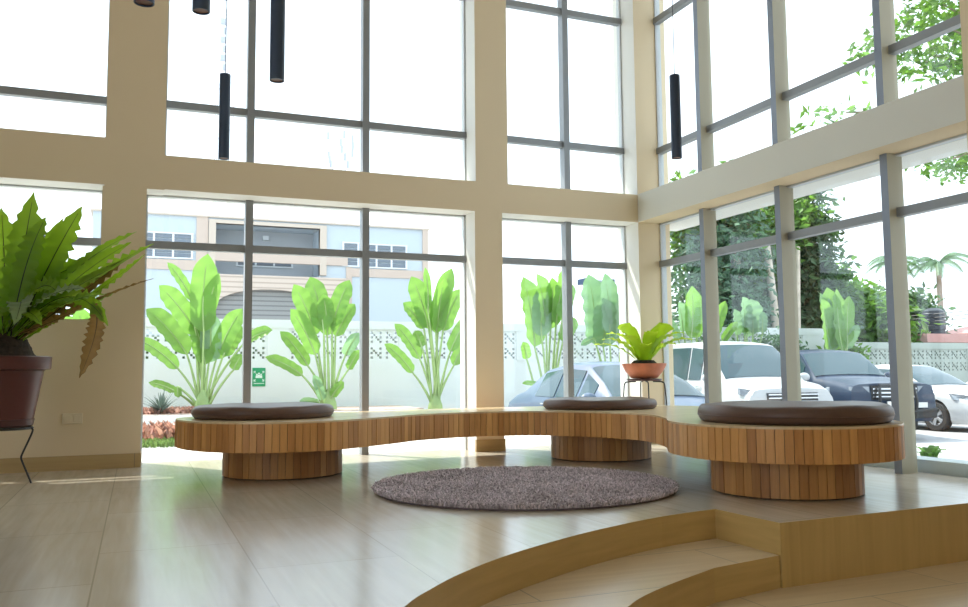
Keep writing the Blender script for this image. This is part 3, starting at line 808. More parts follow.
rnd = random.Random(77); bm = BM()
for i in range(9000):
    p = Vector((rnd.uniform(-4, 24.5), WY+0.45+rnd.random()*0.5, rnd.uniform(0.4, 1.35))); L_ = rnd.uniform(0.10, 0.2)
    d = Vector((rnd.gauss(0, 1), rnd.gauss(0, 1), rnd.gauss(0, .7))).normalized(); u = d.cross(Vector((0, 0, 1)) + d*0.3).normalized()*L_*0.4
    bm.faces.new([bm.verts.new(c) for c in (p, p+d*L_*.5+u, p+d*L_, p+d*L_*.5-u)])
add_box(bm, -4, 17.6, WY+0.5, WY+0.9, LZ-0.25, 1.55); add_box(bm, 17.6, 24.5, WY+0.5, WY+0.9, LZ-0.25, 1.3)
tag(mesh_obj('backdrop', bm, M['tree_dark']), 'dark hedge of leaves added to darken the holes of the garden wall blocks', 'backdrop', None, 'stuff')

# green assembly sign on the garden wall
sg = empty('assembly_sign', (2.33, WY-0.001, 0.69), label='small green emergency sign with white figures and arrows on the white garden wall', cat='sign')
bm = BM(); add_box(bm, -0.13, 0.13, -0.012, 0.0, -0.19, 0.19); mesh_obj('sign_board', bm, M['sign_green'], sg)
bm = BM()
def disc(cx, cz, rx, rz, n=14):
    bm.faces.new([bm.verts.new((cx+rx*math.cos(2*PI*k/n), -0.0135, cz+rz*math.sin(2*PI*k/n))) for k in range(n)])
def polyf(pts): bm.faces.new([bm.verts.new((p[0], -0.0135, p[1])) for p in pts])
for dx, hz in ((-0.042, 0.055), (0.0, 0.075), (0.042, 0.055)):
    disc(dx, hz, 0.016, 0.018); polyf([(dx-0.022, 0.035 if dx else 0.05), (dx-0.026, -0.02), (dx+0.026, -0.02), (dx+0.022, 0.035 if dx else 0.05)])
for sx in (-1, 1):
    for sz, cz in ((1, 0.10), (-1, -0.065)):
        cx = sx*0.085
        polyf([(cx+sx*0.022, cz+sz*0.026), (cx-sx*0.026, cz+sz*0.026*0.9), (cx+sx*0.022, cz-sz*0.022)] )
        polyf([(cx-sx*0.022, cz-sz*0.018), (cx-sx*0.012, cz-sz*0.026), (cx+sx*0.02, cz+sz*0.012), (cx+sx*0.01, cz+sz*0.02)])
polyf([(-0.105, -0.135), (0.105, -0.135), (0.105, -0.122), (-0.105, -0.122)])
mesh_obj('pictogram', bm, M['sign_white'], sg)

# ------------------------------------------------------------------ travellers palms
def paddle_plant(x, y, z, leaves, base, label, seed, zb=None, pale=0, foot=True):
    """leaves: (blade foot, blade tip, half width) measured on the plant's own front view, turned here into metres"""
    rnd = random.Random(seed)
    t = empty('banana_plant', (x, y, z), label=label, cat='plant', group='paddle-leaved plants outside the windows')
    dep = x*math.sin(yw) + y*math.cos(yw); k = dep/850.0/2.168
    zoff_ = (zb if zb is not None else z) - z
    ux, uy = 0.985, -0.17
    def P(p, d): return Vector((ux*(p[0]-base[0])*k - uy*d, uy*(p[0]-base[0])*k + ux*d, (base[1]-p[1])*k + zoff_))
    for (b, tip, w_) in leaves:
        d0, d1 = rnd.uniform(-0.12, 0.12), rnd.uniform(-0.30, 0.22)
        root = Vector((rnd.uniform(-.08, .08)+(b[0]-base[0])*k*0.08, rnd.uniform(-.08, .08), 0.0))
        B, T = P(b, d0), P(tip, d1)
        ax = T-B; L_ = ax.length
        sgn = 1 if T.x > B.x else -1
        bow = Vector((0, 0, 1)) * L_*0.10*min(1, abs(ax.x)/max(L_, .01)) + Vector((-sgn*0.05*L_, 0, 0))
        bl = bez(B, (B+T)/2+bow*1.2, T, 24)
        wm = w_*k*1.02
        lean_ = ax.x/max(L_, 0.01)
        up = Vector((rnd.uniform(-.35, .35) - lean_*0.25, -1.0, 0.15+0.45*abs(lean_)))
        bm = BM()
        leaf_strip(bm, bl, lambda q: max(0.003, wm*(min(1, q/0.13)**0.55)*(1-max(0, (q-0.70)/0.30)**2.4)*(0.9+0.1*math.sin(PI*q))), up=up, fold=rnd.uniform(0.1, 0.45), wave=0.10, nw=5, serr=rnd.uniform(0.0, 0.035), rnd=rnd)
        m = 'ravenala_b' if rnd.random() < max(0.16, pale) else 'ravenala'
        lf = mesh_obj('leaf', bm, M[m], t, smooth=2.5)
        mid = (root+B)/2 + Vector(((root.x-B.x)*0.16, 0, 0.05*(B-root).length))
        st_ = bez(root, mid, B, 10) + [bl[q] for q in range(2, 22, 3)]
        n_ = len(st_)
        bm = BM(); add_tube(bm, st_, [max(0.006, 0.034*(1-0.8*q/(n_-1))) for q in range(n_)], 6)
        mesh_obj('leaf_stalk', bm, M['stalk'], lf, smooth=1.5)
    bm = BM(); add_lathe(bm, [(0.16, 0), (0.14, 0.15), (0.08, 0.32), (0.03, 0.42)], 14, wob=lambda a, z_: 1+0.1*math.sin(5*a)); mesh_obj('leaf_base', bm, M['stalk'], t, smooth=1.5)
    return t
paddle_plant(1.13, 16.4, 0.05, [((165,330),(170,158),27), ((152,385),(195,200),18), ((150,335),(75,232),23), ((130,378),(42,278),23), ((190,388),(245,278),21), ((205,382),(243,315),18), ((112,408),(32,345),16),
    ((140,262),(90,182),13), ((108,458),(50,437),10), ((250,352),(310,326),14), ((168,400),(140,300),22), ((175,395),(176,285),22), ((112,446),(116,470),8), ((228,412),(246,378),12)], (165,490),
    'tall paddle-leaved plant left of the green sign, tip reaching the window transom', 3, zb=0.16)
paddle_plant(3.45, 16.4, 0.05, [((422,320),(393,200),23), ((405,330),(358,220),20), ((405,372),(352,275),18), ((440,312),(478,208),20), ((448,332),(490,260),16), ((390,396),(330,320),14), ((378,416),(300,376),13),
    ((470,372),(497,325),13), ((476,404),(500,362),10), ((420,470),(400,415),10), ((440,462),(465,430),10), ((415,476),(372,470),7), ((430,330),(420,240),18)], (435,490),
    'paddle-leaved plant right of the green sign, beside the second window mullion', 8)
paddle_plant(5.62, 16.4, -0.05, [((625,322),(588,208),21), ((615,322),(570,265),16), ((640,332),(675,190),19), ((655,327),(695,235),17), ((605,387),(550,312),15), ((590,417),(528,355),13), ((670,372),(722,290),14),
    ((678,402),(724,335),14), ((610,362),(598,325),11), ((622,282),(615,190),8), ((645,330),(655,215),18)], (640,490),
    'paddle-leaved plant filling the right light of the three-light window', 12, zb=0.06)
paddle_plant(7.75, 15.6, LZ, [((60,382),(40,228),27), ((88,340),(62,225),22), ((112,332),(132,200),20), ((120,322),(152,240),17), ((120,372),(156,318),16), ((42,408),(30,372),11), ((100,342),(97,232),20), ((70,466),(32,460),6), ((75,360),(85,250),22)], (88,485),
    'dense paddle-leaved plant in the left light of the narrow window by the corner', 17, zb=0.28, pale=0.25)
paddle_plant(9.9, 16.6, LZ, [((225,372),(213,215),33), ((250,352),(242,215),24), ((285,335),(302,205),26), ((280,372),(272,250),24), ((240,375),(232,270),26), ((215,356),(182,372),7)], (260,440),
    'pale paddle-leaved plant behind the grey-blue car and the little fern', 23, zb=0.62, pale=0.8)
paddle_plant(-0.75, 15.8, 0.05, [((20,380),(-20,270),24), ((40,380),(50,265),24), ((60,385),(110,280),22), ((5,400),(-60,330),20), ((75,400),(140,345),18), ((35,390),(10,250),22), ((30,420),(-40,400),12)], (35,490),
    'paddle-leaved plant seen low through the left window behind the large fern', 29)
paddle_plant(12.6, 17.25, LZ, [((430,347),(430,235),18), ((418,332),(398,270),16), ((445,347),(452,250),14), ((488,342),(510,266),12), ((512,352),(537,312),9), ((410,350),(385,300),12)], (445,425),
    'pale paddle-leaved plant behind the rear of the white van', 31, zb=0.66, pale=0.7)
paddle_plant(14.3, 17.4, LZ, [((585,337),(568,260),24), ((605,337),(600,262),27), ((560,342),(553,285),15), ((622,337),(626,290),15), ((592,345),(585,280),22)], (590,425),
    'broad pale paddle-leaved plant behind the white van windscreen', 37, zb=0.66, pale=0.85)
paddle_plant(16.75, 17.0, LZ, [((712,377),(690,265),22), ((730,377),(718,238),24), ((740,377),(746,240),22), ((755,362),(780,255),14), ((760,372),(780,320),12), ((722,377),(702,250),20)], (728,425),
    'bright green broad-leaved plant rising behind the navy car', 41, zb=0.66)

# ------------------------------------------------------------------ bed plants
def tuft_patch(name, x0, x1, y0, y1, z, n, h, m, label, cat, wd=0.02, lean=0.5, seed=1, group=None):
    rnd = random.Random(seed); bm = BM()
    for i in range(n):
        x, y = rnd.uniform(x0, x1), rnd.uniform(y0, y1); hh = h*rnd.uniform(0.5, 1.1); a = rnd.random()*2*PI
        d = Vector((math.cos(a), math.sin(a), 0)); s = Vector((-d.y, d.x, 0))*wd*rnd.uniform(.6, 1.2)
        p = Vector((x, y, z)); q = p + d*hh*lean*0.35 + Vector((0, 0, hh*0.65)); t_ = p + d*hh*lean + Vector((0, 0, hh))
        v = [bm.verts.new(c) for c in (p-s*0.4, p+s*0.4, q+s, t_, q-s)]
        bm.faces.new(v)
    o = mesh_obj(name, bm, M[m]); return tag(o, label, cat, group, 'stuff')
tuft_patch('bedding_plants', -2.6, 1.3, 10.9, 11.75, GZ, 1500, 0.24, 'flower', 'strip of low red-leaved bedding plants on the white plaza left of the bench', 'flowers', wd=0.035, lean=0.7, seed=4)
tuft_patch('grass_strip', -2.6, 1.3, 10.35, 10.9, GZ, 2500, 0.09, 'grass', 'narrow strip of green grass in front of the red bedding plants', 'grass', wd=0.014, seed=5)
tuft_patch('ground_cover', -1.5, 3.0, 15.95, 16.6, 0.06, 1600, 0.12, 'flower', 'low reddish ground cover along the foot of the garden wall', 'plants', wd=0.035, lean=0.8, seed=6)
sp_ = empty('spiky_plant', (0.42, 16.1, 0.06), label='small dark spiky plant on the bed at the far left of the garden wall', cat='plant')
rnd = random.Random(9)
bm = BM()
for i in range(60):
    a = rnd.random()*2*PI; el = rnd.uniform(0.3, 1.4); L = rnd.uniform(0.3, 0.48); d = Vector((math.cos(a)*math.cos(el), math.sin(a)*math.cos(el), math.sin(el)))
    leaf_strip(bm, bez((0, 0, 0.02), d*L*0.6+Vector((0, 0, 0.05)), d*L, 6), lambda q: 0.022*(1-q)+0.002, rnd=rnd)
mesh_obj('leaf_rosette', bm, M['spiky'], sp_)
# sprig beside the kerb outside the right windows
sprig = empty('weed_plant', (5.42, 4.62, LZ), label='little bright green plant at the kerb outside, right of the big round bench end', cat='plant')
bm = BM(); rnd = random.Random(13)
for i in range(34):
    a = rnd.random()*2*PI; L = rnd.uniform(0.05, 0.13); h0 = rnd.uniform(0.56, 0.76)
    d = Vector((math.cos(a), math.sin(a), 0))
    leaf_strip(bm, bez((0.02*d.x, 0.02*d.y, h0-0.1), d*L*0.6+Vector((0, 0, h0+0.04)), d*L+Vector((0, 0, h0)), 6), lambda q: 0.04*math.sin(PI*min(1, q*0.95+0.05))+0.002, rnd=rnd)
mesh_obj('leaves', bm, M['ravenala'], sprig, smooth=2)
bm = BM()
for k in range(5): add_tube(bm, [(0, 0, 0), (0.02*math.cos(k*1.3), 0.02*math.sin(k*1.3), 0.35), (0.05*math.cos(k*1.3), 0.05*math.sin(k*1.3), 0.66)], 0.006, 5)
mesh_obj('stem', bm, M['stalk'], sprig)

# ------------------------------------------------------------------ trees
def tree(x, y, z, blobs, n, ls, m, label, seed, trunk=None, bark='bark', group='trees beyond the walls', name='leafy_tree'):
    rnd = random.Random(seed)
    t = empty(name, (x, y, z), label=label, cat='tree', group=group)
    bm = BM()
    tot = sum(b[3]*b[4]*b[5] for b in blobs)
    for (cx, cy, cz, rx, ry, rz) in blobs:
        k = int(2.0*n*rx*ry*rz/tot)
        # sprays of leaves gathered round twig ends
        for s in range(max(1, k//14)):
            while True:
                q = Vector((rnd.uniform(-1, 1), rnd.uniform(-1, 1), rnd.uniform(-1, 1)))
                if 0.35 < q.length < 1: break
            c = Vector((cx+q.x*rx, cy+q.y*ry, cz+q.z*rz)); cl = ls*rnd.uniform(1.0, 1.9)
            for j in range(14):
                p = c + Vector((rnd.gauss(0, cl*0.7), rnd.gauss(0, cl*0.7)*min(1, ry*1.2), rnd.gauss(0, cl*0.45)))
                d = Vector((rnd.gauss(0, 1), rnd.gauss(0, 1), rnd.gauss(-0.35, 0.6))).normalized()
                u = d.cross(Vector((rnd.gauss(0, 1), rnd.gauss(0, 1), rnd.gauss(0, 1)))).normalized()
                L = ls*rnd.uniform(0.7, 1.25); W = L*0.22
                nn = d.cross(u)
                v = [bm.verts.new(a_) for a_ in (p, p+d*L*0.4+u*W+nn*W*0.3, p+d*L, p+d*L*0.4-u*W+nn*W*0.3)]
                bm.faces.new((v[0], v[1], v[2])); bm.faces.new((v[0], v[2], v[3]))
    mesh_obj('crown', bm, M[m], t)
    bm = BM()
    for (pts, r0, r1) in (trunk or []):
        pp = catmull(pts, 4, closed=False); k = len(pp)
        add_tube(bm, pp, [r0+(r1-r0)*i/(k-1) for i in range(k)], 8)
    for (cx, cy, cz, rx, ry, rz) in blobs:
        top = trunk[0][0][-1] if trunk else (0, 0, 0)
        for j in range(3):
            e = Vector((cx+rnd.uniform(-.6, .6)*rx, cy+rnd.uniform(-.6, .6)*ry, cz+rnd.uniform(-.3, .6)*rz))
            b0 = Vector(top); add_tube(bm, bez(b0, (b0+e)/2+Vector((0, 0, 0.3)), e, 8), [0.06*(1-0.8*i/8) for i in range(9)], 5)
    mesh_obj('trunk', bm, M[bark], t, smooth=1)
    return t

GF = LZ-0.25
tree(15.9, 20.6, GF, [(0, 0, 4.2, 1.1, 1.4, 2.2), (0.2, 0.2, 2.6, 1.0, 1.2, 1.3), (0.5, 0, 5.8, 0.8, 1.0, 1.0)], 4200, 0.26, 'tree_teal', 'blue-green dense tree beyond the wall, seen right beside the corner column', 51, [([(0, 0, 0), (0.1, 0, 2), (0, 0, 4)], 0.2, 0.1)])
tree(17.2, 21.0, GF, [(0, 0.4, 5.5, 2.0, 1.2, 0.9), (-1.4, 0.2, 6.6, 1.3, 1.2, 0.9), (1.4, 0.3, 6.4, 1.3, 1.2, 0.9)], 4200, 0.30, 'tree_mid', 'mid green tree with slim pale trunks above the white van', 52,
     [([(-0.9, -1.2, 0), (-0.75, -1.2, 2.4), (-1.1, -0.9, 5.4)], 0.14, 0.09), ([(0.1, -1.2, 0), (0.15, -1.2, 2.4), (0.2, -0.8, 5.6)], 0.15, 0.1), ([(0.9, -1.2, 0), (1.0, -1.1, 2.5), (1.5, -0.7, 5.4)], 0.11, 0.07)], bark='bark_pale')
tree(19.0, 23.8, GF, [(0.4, 0, 3.6, 1.6, 1.6, 2.8), (0, 0, 3.0, 1.3, 1.5, 2.2), (1.8, -0.3, 3.0, 1.4, 1.5, 2.0)], 5200, 0.32, 'tree_dark', 'dark bushy tree filling in behind the pale trunks', 53, [([(0, 0, 0), (0.1, 0, 1.5), (0, 0, 3)], 0.25, 0.15)])
tree(20.0, 21.4, GF, [(0, 0, 4.2, 0.75, 1.2, 2.5), (-0.2, 0, 6.6, 0.6, 1.0, 1.3), (0.2, 0, 2.6, 0.8, 1.1, 1.4)], 5200, 0.30, 'tree_dark', 'tall dark tree right of the pale trunks, behind the bright broad leaves', 54, [([(0, 0, 0), (0.1, 0, 2), (0, 0, 4)], 0.25, 0.14)])
tree(22.3, 22.0, GF, [(0, 0, 3.0, 0.9, 1.4, 1.5), (0.7, -0.3, 2.7, 0.8, 1.2, 1.2), (-0.8, 0.2, 4.0, 0.7, 1.0, 1.2)], 4600, 0.34, 'tree_mid', 'bright green bushy tree over the lot wall, left of the last mullion', 55, [([(0, 0, 0), (0.1, 0, 1.5), (0, 0, 3)], 0.2, 0.12)])
tree(29.8, 26.6, GF, [(0, 0, 4.0, 1.0, 1.2, 1.0), (0.2, -0.4, 3.3, 0.9, 1.1, 1.0)], 3000, 0.34, 'tree_dark', 'round dark tree over the lot wall, behind the black water tank', 56, [([(0, 0, 0), (0.1, 0, 1.5), (0, 0, 3)], 0.18, 0.1)])
tree(26.2, 25.6, GF, [(0, 0, 3.0, 1.1, 1.2, 1.9), (-1.2, 0.4, 3.2, 1.0, 1.1, 1.6)], 3200, 0.34, 'tree_teal', 'hazy blue-green tree partly hidden behind the bright bushy tree left of the last mullion', 57, [([(0, 0, 0), (0.1, 0, 1.5), (0, 0, 2.5)], 0.18, 0.1)])
for k, (sx_, hh, m_, lb) in enumerate(((13.15, 1.55, 'tree_teal', 'blue-green shrub against the garden wall behind the van rear door, beside the corner column'), (15.35, 1.75, 'tree_teal', 'blue-green shrub against the garden wall behind the van windscreen'), (17.5, 1.5, 'tree_mid', 'mid green shrub at the wall behind the navy car, left of its roof'))):
    tree(sx_, 17.45, LZ, [(0, 0, 1.2, 1.05, 0.22, hh*0.62), (0, 0.02, hh, 0.85, 0.2, 0.55)], 1500, 0.17, m_, lb, 80+k, [([(0, 0, 0), (0.03, 0, 0.4), (0, 0, 0.9)], 0.05, 0.03)], group='shrubs along the garden wall', name='leafy_shrub')
# nearer tree whose boughs reach over the right windows
tree(10.8, 6.4, LZ, [(-1.0, 0.2, 5.0, 1.0, 0.9, 0.45), (-0.3, 1.4, 4.5, 0.9, 0.9, 0.5), (-1.5, 1.3, 5.5, 0.9, 0.8, 0.4), (-0.6, 0.6, 6.0, 1.5, 1.4, 0.5), (-1.0, 1.6, 4.1, 0.6, 0.6, 0.25), (-0.2, 0.2, 4.2, 0.8, 0.8, 0.3), (-0.15, 0.55, 3.10, 0.65, 0.5, 0.14), (-2.2, 2.0, 4.65, 0.5, 0.5, 0.16)], 3600, 0.13, 'tree_mid',
     'near tree outside whose boughs hang across the upper right windows', 58, [([(0.9, -0.4, 0), (0.8, -0.3, 2), (0.3, 0, 4)], 0.2, 0.1)])

def palm(x, y, z, h, label, seed, L=2.2, n=13):
    rnd = random.Random(seed)
    t = empty('palm_tree', (x, y, z), label=label, cat='tree', group='feathery palms beyond the lot wall')
    bm = BM(); add_tube(bm, catmull([(0, 0, 0), (0.12, 0.05, h*0.5), (0.05, 0, h)], 6, closed=False), [0.16-0.05*i/12 for i in range(13)], 8); mesh_obj('trunk', bm, M['bark'], t, smooth=1)
    for i in range(n):
        a = i*2*PI/n + rnd.uniform(-.2, .2); el = rnd.uniform(0.2, 1.2)
        d = Vector((math.cos(a), math.sin(a), 0))
        sp = bez((0.05, 0, h), Vector((0.05, 0, h)) + d*L*0.5*math.cos(el*0.6) + Vector((0, 0, L*0.6*math.sin(el))), Vector((0.05, 0, h)) + d*L*0.95 + Vector((0, 0, L*(0.5*el-0.55))), 16)
        bm = BM()
        add_tube(bm, sp, [0.02*(1-0.8*k/16) for k in range(17)], 4)
        for k in range(2, 17):
            tan = (sp[k]-sp[k-1]).normalized(); sd_ = tan.cross(Vector((0, 0, 1))).normalized()
            ll = L*0.26*math.sin(PI*(0.12+0.8*k/17))
            for s in (-1, 1):
                for off_ in (0, 0.5):
                    p = sp[k-1].lerp(sp[k], off_)
                    e = p + sd_*s*ll*0.8 + tan*ll*0.45 - Vector((0, 0, ll*0.45))
                    ww = tan*0.035
                    bm.faces.new([bm.verts.new(c) for c in (p-ww, p+ww, e)])
        mesh_obj('frond', bm, M['palm'], t)
    return t
palm(34.4, 28.4, GF, 6.5, 'tall feathery palm above the pink roof, right of the last mullion', 61, L=1.7)
palm(32.6, 29.2, GF, 6.6, 'feathery palm half hidden by the last mullion, above the water tank', 62, L=1.5)
palm(43.5, 32.0, GF, 5.4, 'smaller distant palm over the pink roof close to the photo edge', 63, L=1.5)

# ------------------------------------------------------------------ far house with the pink roof, tank
hs = empty('pink_roofed_house', (33.5, 24.4, GF), label='low house with a pink sheet roof beyond the parking lot wall', cat='house')
bm = BM(); add_box(bm, 0, 6, -6, 3.2, 0, 3.1); mesh_obj('house_wall', bm, M['facade_trim'], hs)
bm = BM()
add_prism(bm, [(-0.5, -6.4), (6.5, -6.4), (6.5, 3.6), (-0.5, 3.6)], 3.1, 3.2)
v = [bm.verts.new(c) for c in ((-0.5, -6.4, 3.2), (-0.5, 3.6, 3.2), (6.5, 3.6, 3.2), (6.5, -6.4, 3.2), (3, -3.5, 4.1), (3, 1.2, 4.1))]
for f in ((0, 1, 5, 4), (1, 2, 5), (2, 3, 4, 5), (3, 0, 4)): bm.faces.new([v[i] for i in f])
bmesh.ops.recalc_face_normals(bm, faces=bm.faces); mesh_obj('roof', bm, M['roof_pink'], hs)
lean = empty('lean_to_shed', (23.9, 20.2, GF), label='low lean-to with a rusty pink roof edge showing just over the lot wall', cat='shed')
bm = BM(); add_box(bm, 0, 3, 0, 2.5, 0, 2.5); mesh_obj('shed_wall', bm, M['facade_trim'], lean)
bm = BM(); add_box(bm, -0.3, 3.2, -0.2, 2.7, 2.5, 2.78); mesh_obj('roof', bm, M['roof_pink'], lean)
tk = empty('water_tank', (29.3, 24.5, GF), label='black ribbed water tank on a stand over the lot wall', cat='tank')
bm = BM()
pr = [(0, 2.7), (0.40, 2.7)]
for k in range(5):
    z_ = 2.72+k*0.24; pr += [(0.43, z_), (0.43, z_+0.15), (0.40, z_+0.18), (0.40, z_+0.22)]
pr += [(0.39, 3.95), (0.20, 4.06), (0, 4.08)]
add_lathe(bm, pr, 32); mesh_obj('tank_body', bm, M['tank'], tk, smooth=0.5)
for k in range(4):
    a = PI/4 + k*PI/2; bm = BM(); add_box(bm, 0.3*math.cos(a)-0.05, 0.3*math.cos(a)+0.05, 0.3*math.sin(a)-0.05, 0.3*math.sin(a)+0.05, 0, 2.7); mesh_obj('leg', bm, M['mast'], tk)
# overhead wires
for k in range(3):
    bm = BM(); z_ = 3.0 + k*0.14
    pts = [(29.0, 31-1.6*j, z_ - 0.35*math.sin(PI*j/8)) for j in range(9)]
    add_tube(bm, pts, 0.018, 5)
    tag(mesh_obj('power_line', bm, M['wire']), 'thin dark overhead wire running beyond the lot wall near the palm', 'wire', 'overhead wires')
bm = BM()

# ------------------------------------------------------------------ blue building opposite
BY = 36.0
blg = empty('apartment_building', (0, BY, GF), label='pale blue two-storey building with pink bands, balcony and brown arch beyond the garden wall', cat='building')
def bpart(name, m, boxes, parent=blg, **k):
    bm = BM()
    for b in boxes: add_box(bm, *b)
    return mesh_obj(name, bm, M[m], parent, **k)
def at(px, py, Y):
    v = (r2*(px-484) + d2*(py-303.5) + fwd*850.0); k = Y/v.y
    return Vector((v.x*k, Y, H+v.z*k))
def L(px): return at(px, 250, BY).x
XL, XR = L(92)-0.0, L(427)
ZR = 7.75 - 0.0
zoff = -GF
X1, X2 = 2.86, 7.12               # recessed balcony bay
ZR = 7.22; XR = 11.95
Z1b = 7.0
def Z(z): return z + zoff
bpart('wall', 'facade', [(XL, X1, 0, 9, 0, Z(ZR)), (X2, XR, 0, 9, 0, Z(ZR)), (X1, X2, 0, 9, Z(Z1b), Z(ZR)), (X1, X2, 0, 9, 0, Z(4.9)), (X1, X2, 1.6, 9, Z(4.9), Z(Z1b))])
bpart('roof', 'facade_trim', [(XL-0.1, XR+0.1, -0.10, 9.2, Z(ZR), Z(ZR)+0.07)])
bpart('balcony_surround', 'facade_trim', [(X1-0.28, X1, -0.12, 0.25, Z(5.0), Z(Z1b)+0.14), (X2, X2+0.28, -0.12, 0.25, Z(5.0), Z(Z1b)+0.14), (X1, X2, -0.12, 0.25, Z(Z1b), Z(Z1b)+0.14)])
bpart('balcony_wall', 'facade_pink', [(X1-0.28, X2+1.2, -0.10, 0.1, Z(5.45), Z(5.85))])
bpart('balcony_back', 'facade_grey', [(X1, X2, 1.5, 1.6, Z(4.9), Z(Z1b))])
bpart('band', 'facade_pink', [(XL, X1-0.28, -0.05, 0, Z(5.02), Z(5.42)), (X2+1.2, XR, -0.05, 0, Z(5.0), Z(5.36))])
bpart('corner_pier', 'facade_pink', [(XR-0.22, XR+0.03, -0.08, 0.2, 0, Z(ZR)), (X2+1.15, X2+1.4, -0.06, 0, Z(3.2), Z(5.4)), (X1-0.75, X1-0.30, -0.06, 0, Z(5.0), Z(ZR))])
# beige boarded lower storey with an arch
bm = BM()
XA0, XA1 = X1-0.3, X2+1.1
cx_, rw = 5.05, 2.25
pts = [(XA0, 0), (cx_-rw, 0), (cx_-rw, Z(3.35))]
pts += [(cx_-rw*math.cos(PI*k/16), Z(3.35)+0.96*math.sin(PI*k/16)**0.8) for k in range(1, 16)]
pts += [(cx_+rw, Z(3.35)), (cx_+rw, 0), (XA1, 0), (XA1, Z(4.88)), (XA0, Z(4.88))]
fa = [bm.verts.new((p[0], -0.30, p[1])) for p in pts]; fb = [bm.verts.new((p[0], 0.0, p[1])) for p in pts]
bm.faces.new(fa)
for i in range(len(pts)): j = (i+1) % len(pts); bm.faces.new((fa[i], fb[i], fb[j], fa[j]))
bmesh.ops.recalc_face_normals(bm, faces=bm.faces)
def boards(name, c0, c1, n):
    m, nt, b = newmat(name)
    tc = nt.nodes.new('ShaderNodeTexCoord'); wv = nt.nodes.new('ShaderNodeTexWave'); wv.bands_direction = 'Z'; wv.inputs['Scale'].default_value = n
    nt.links.new(tc.outputs['Object'], wv.inputs['Vector'])
    rp = nt.nodes.new('ShaderNodeValToRGB'); rp.color_ramp.elements[0].color = (*c0, 1); rp.color_ramp.elements[1].color = (*c1, 1)
    rp.color_ramp.elements[0].position = 0.05; rp.color_ramp.elements[1].position = 0.35
    nt.links.new(wv.outputs['Fac'], rp.inputs['Fac']); nt.links.new(rp.outputs[0], b.inputs['Base Color']); b.inputs['Roughness'].default_value = 0.8
    return m
M['boards'] = boards('beige_boards', (0.44, 0.35, 0.29), (0.62, 0.51, 0.43), 1.5)
M['shutter'] = boards('grey_shutter', (0.17, 0.17, 0.17), (0.30, 0.30, 0.29), 1.6)
mesh_obj('arched_front', bm, M['boards'], blg)
bpart('arch_shutter', 'shutter', [(cx_-rw, cx_+rw, -0.05, -0.01, 0, Z(4.5))])
def bwin(x0, x1, z0, z1, n, y=0.0):
    fr_ = bpart('window_surround', 'winframe', [(x0-0.05, x1+0.05, y-0.07, y-0.0, Z(z0)-0.06, Z(z0)), (x0-0.05, x1+0.05, y-0.07, y, Z(z1), Z(z1)+0.06)] +
                [(x0+(x1-x0)*k/n-0.04, x0+(x1-x0)*k/n+0.04, y-0.07, y, Z(z0), Z(z1)) for k in range(n+1)])
    sl_ = []
    ns = 5
    for k in range(ns):
        za = Z(z0) + (z1-z0)*k/ns; sl_.append((x0, x1, y-0.05, y-0.015, za+0.02, za+(z1-z0)/ns-0.03))
    bpart('window_louvres', 'louvre', sl_, fr_)
bwin(L(134), L(192), 5.52, 6.46, 3)
bwin(L(343), L(358), 5.48, 6.44, 1)
bwin(L(361), L(406), 5.46, 6.42, 3)
bwin(L(241), L(298), 5.5, 6.3, 3, y=1.5)
ar = bpart('ac_unit', 'winframe', [(L(270)-0.12, L(270)+0.12, 1.3, 1.5, Z(6.62), Z(6.8))])
# railing of the garden strip behind the wall is hidden: a hedge added behind the blocks to darken their holes
# ------------------------------------------------------------------ masts and panel pole
def mast(px, ptop, Y, wid, label, seg=16):
    b = at(px, 300, Y); tp_ = at(px, ptop, Y)
    hgt = tp_.z - GF
    o = empty('radio_mast', (b.x, Y, GF), label=label, cat='mast', group='distant lattice masts')
    bm = BM(); legs = [(wid*math.cos(a), wid*math.sin(a)) for a in (0.5, 2.6, 4.7)]
    for lx, ly in legs: add_tube(bm, [(lx, ly, 0), (lx*0.6, ly*0.6, hgt)], 0.05, 4)
    mesh_obj('mast_legs', bm, M['mast'], o)
    bm = BM()
    for k in range(seg*3):
        z0_, z1_ = hgt*k/(seg*3), hgt*(k+1)/(seg*3); s0, s1 = 1-0.4*k/(seg*3), 1-0.4*(k+1)/(seg*3)
        a, b_ = legs[k % 3], legs[(k+1) % 3]
        add_tube(bm, [(a[0]*s0, a[1]*s0, z0_), (b_[0]*s1, b_[1]*s1, z1_)], 0.03, 3)
    mesh_obj('mast_bracing', bm, M['mast'], o)
    return o, hgt
o, hg = mast(226, 8, 110, 0.9, 'taller of two thin lattice masts far off behind the small hanging pendant')
bm = BM()
for k in range(10): add_box(bm, -0.9-0.3*(k % 2), -0.5, -0.3, 0.3, hg-13+k*1.2, hg-12.3+k*1.2)
mesh_obj('antenna', bm, M['mast'], o)
mast(214, -12, 130, 0.45, 'thin pale lattice mast far off, left of the small hanging pendant')
o, hg = mast(339, 131, 110, 1.5, 'squat antenna mast far off in the lowest upper pane of the three-light window')
bm = BM()
for k in range(12):
    a = k*PI/6*2.3; z_ = hg - (k % 4)*1.1 - 1.4
    add_box(bm, 1.7*math.cos(a)-0.15, 1.7*math.cos(a)+0.15, 1.7*math.sin(a)-0.15, 1.7*math.sin(a)+0.15, z_, z_+1.0)
mesh_obj('antenna', bm, M['mast'], o)
pb = at(588, 281, 24)
pl = empty('panel_pole', (pb.x, 24, GF), label='two dark blue flat panels on a pole beyond the wall in the narrow window', cat='pole')
